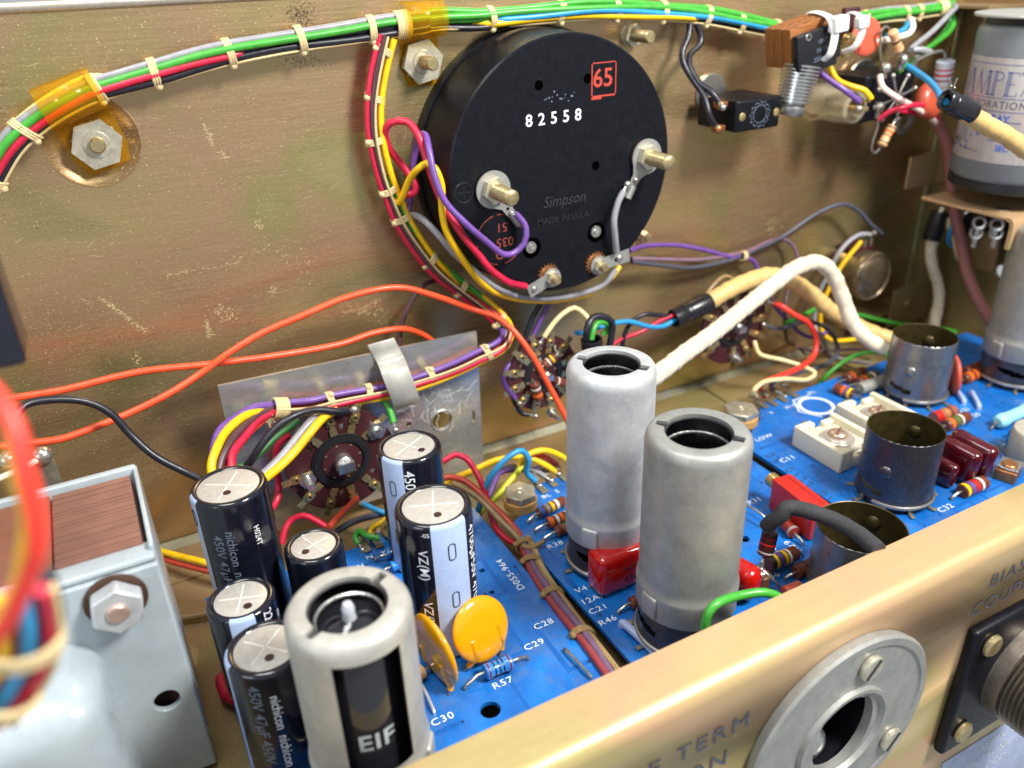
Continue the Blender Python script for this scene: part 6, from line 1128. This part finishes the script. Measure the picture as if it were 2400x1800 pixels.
res('beige resistor standing above the jack', (2091, 72, -3.0), (2108, 120, -3.0), .22, BEIGE, [(.2, .08, 'brown'), (.5, .1, 'black'), (.75, .08, 'orange')], (0, (2113, 150, -2.8)), True, **fr_)
res('beige resistor hanging below the jack', (2091, 294, -3.0), (2065, 342, -3.0), .24, BEIGE, [(.12, .06, 'black'), (.32, .1, 'orange'), (.5, .06, 'brown'), (.82, .06, 'black')], (0, 0), True, **fr_)
res('large grey resistor with red bands beside the jack', (2217, 142, -3.3), (2206, 212, -3.2), .42, GRYB, [(.25, .05, 'red'), (.42, .07, 'red'), (.6, .05, 'dkred'), (.82, .04, 'gold')], (0, 0), False, **fr_)
W('pink white wire from the jack to the mauve cable', 'pink', [(2062, 176, -2.9), (2070, 200, -3.2), (2095, 225, -3.5), (2135, 247, -3.6), (2170, 268, -3.5), (2195, 288, -3.3)], .13)
W('upper crimson wire from the jack to the mauve cable', 'red', [(2060, 280, -3.0), (2085, 262, -3.3), (2115, 250, -3.6), (2150, 247, -3.7), (2178, 258, -3.5), (2198, 280, -3.3)], .13)
W('lower crimson wire behind the jack to the mauve cable', 'red', [(2100, 258, -2.8), (2130, 264, -2.9), (2165, 265, -3.0), (2195, 256, -3.0), (2205, 248, -3.0)], .12)
W('sky blue wire from the jack to the scuffed collar', 'blue', [(2128, 156, -2.8), (2150, 168, -3.6), (2178, 190, -5.0), (2196, 212, -6.4), (2208, 232, -7.8), (2216, 238, -8.4)], .14)
W('grey wire bridging from the harness to the jack lug', 'grey', [(2140, 117, -2.8), (2160, 116, -3.0), (2180, 122, -3.0)], .14)
# ------------------------------------------------------------------ potentiometer
c = at(2062, 655, y=-2.6); t = thing('potentiometer', 'round tarnished potentiometer can on the panel near the corner', 'potentiometer', c); M_ = yframe(c.x, 0, c.z)
mb = MB(); mb.lathe([(1.28, .25), (1.30, .4), (1.30, 1.75), (1.34, 1.8), (1.34, 2.1), (1.26, 2.22), (1.20, 2.14), (1.05, 2.14), (.98, 2.2), (1e-3, 2.22)], M_, 56); mb.build('can', mat('tarnished_can', H('#8c7c64'), .32, .75, .25, 3, dirt=.3, dcol=H('#3c3020')), t)
mb = MB(); mb.prism(circ(0, 0, 1.33, 40), .25, M_); mb.box((0, 1.15, .75), (1.5, .6, 1.2), M_, .03); mb.build('phenolic_base', MAROON, t)
for x in (-.45, 0, .45): mb = MB(); mb.box((x, 1.75, 1.3), (.22, .9, .06), M_, .02); mb.ball(.16, M_ @ TR(x, 2.15, 1.38), 10, 6); mb.build('lug', TABM, t)
# ------------------------------------------------------------------ far left: black relay and transformer lugs
q = at(-10, 640, y=-12.5); br_ = at(66, 855, y=-12); tr_ = at(14, 430, y=-12)
t = thing('black_relay', 'glossy black plastic block hanging at the left edge under the harness', 'relay', (-3.2, -12, 15)); hx_ = br_.x
mb = MB(); mb.box((hx_-1.6, -11.2, (br_.z+tr_.z)/2), (3.2, 1.6, tr_.z-br_.z), bev=.12); bd = mb.build('case', mat('relay_black', (.008, .009, .018), .22, 0, .2, 3, coat=.3), t); bd
mb = MB(); mb.box((hx_-.30, -12.02, (br_.z+tr_.z)/2+.3), (.22, .12, 1.1), bev=.05); mb.box((hx_-.62, -12.02, (br_.z+tr_.z)/2+.2), (.16, .12, 1.3), bev=.05); mb.build('painted_highlight', mat('highlight_tone', H('#8d94b4'), .35), bd)  # pale bars paint the reflected light streaks of the glossy case
mb = MB(); mb.box((hx_-2.4, -5.4, tr_.z-.6), (.9, 10.6, .15), bev=.03); mb.build('mounting_arm', BROWN, t)
for i, (u, v) in enumerate(((100, 1068), (20, 1078))):
    p = at(u, v, y=-4.2); t = thing('terminal_post', ('soldered terminal post behind the transformer, right one', 'soldered terminal post behind the transformer, left one')[i], 'terminal', (p.x, p.y, 5), 'terminal posts behind the transformer')
    mb = MB(); mb.ball(.30, TR(*p), 14, 9); mb.build('solder_ball', SOLDER, t); mb = MB(); mb.box((p.x, p.y, p.z-1.0), (.55, .1, 1.6), bev=.02); mb.build('tag', TABM, t)
mb = MB(); p = at(60, 1125, y=-4.2); mb.box((-3.6, -4.2, 5.1), (5.2, .6, 1.0), bev=.1); tag(mb.build('terminal_board', mat('maroon_strip', H('#5c2e30'), .5), None), 'maroon terminal board behind the transformer', 'terminal strip')
W('white wire stub soldered to the terminal post behind the transformer', 'white', [(-10, 1125, -4.6), (20, 1112, -4.6), (55, 1097, -4.5), (92, 1075, -4.35)], .10)
# ------------------------------------------------------------------ tidy
bpy.data.objects.remove(_fo)
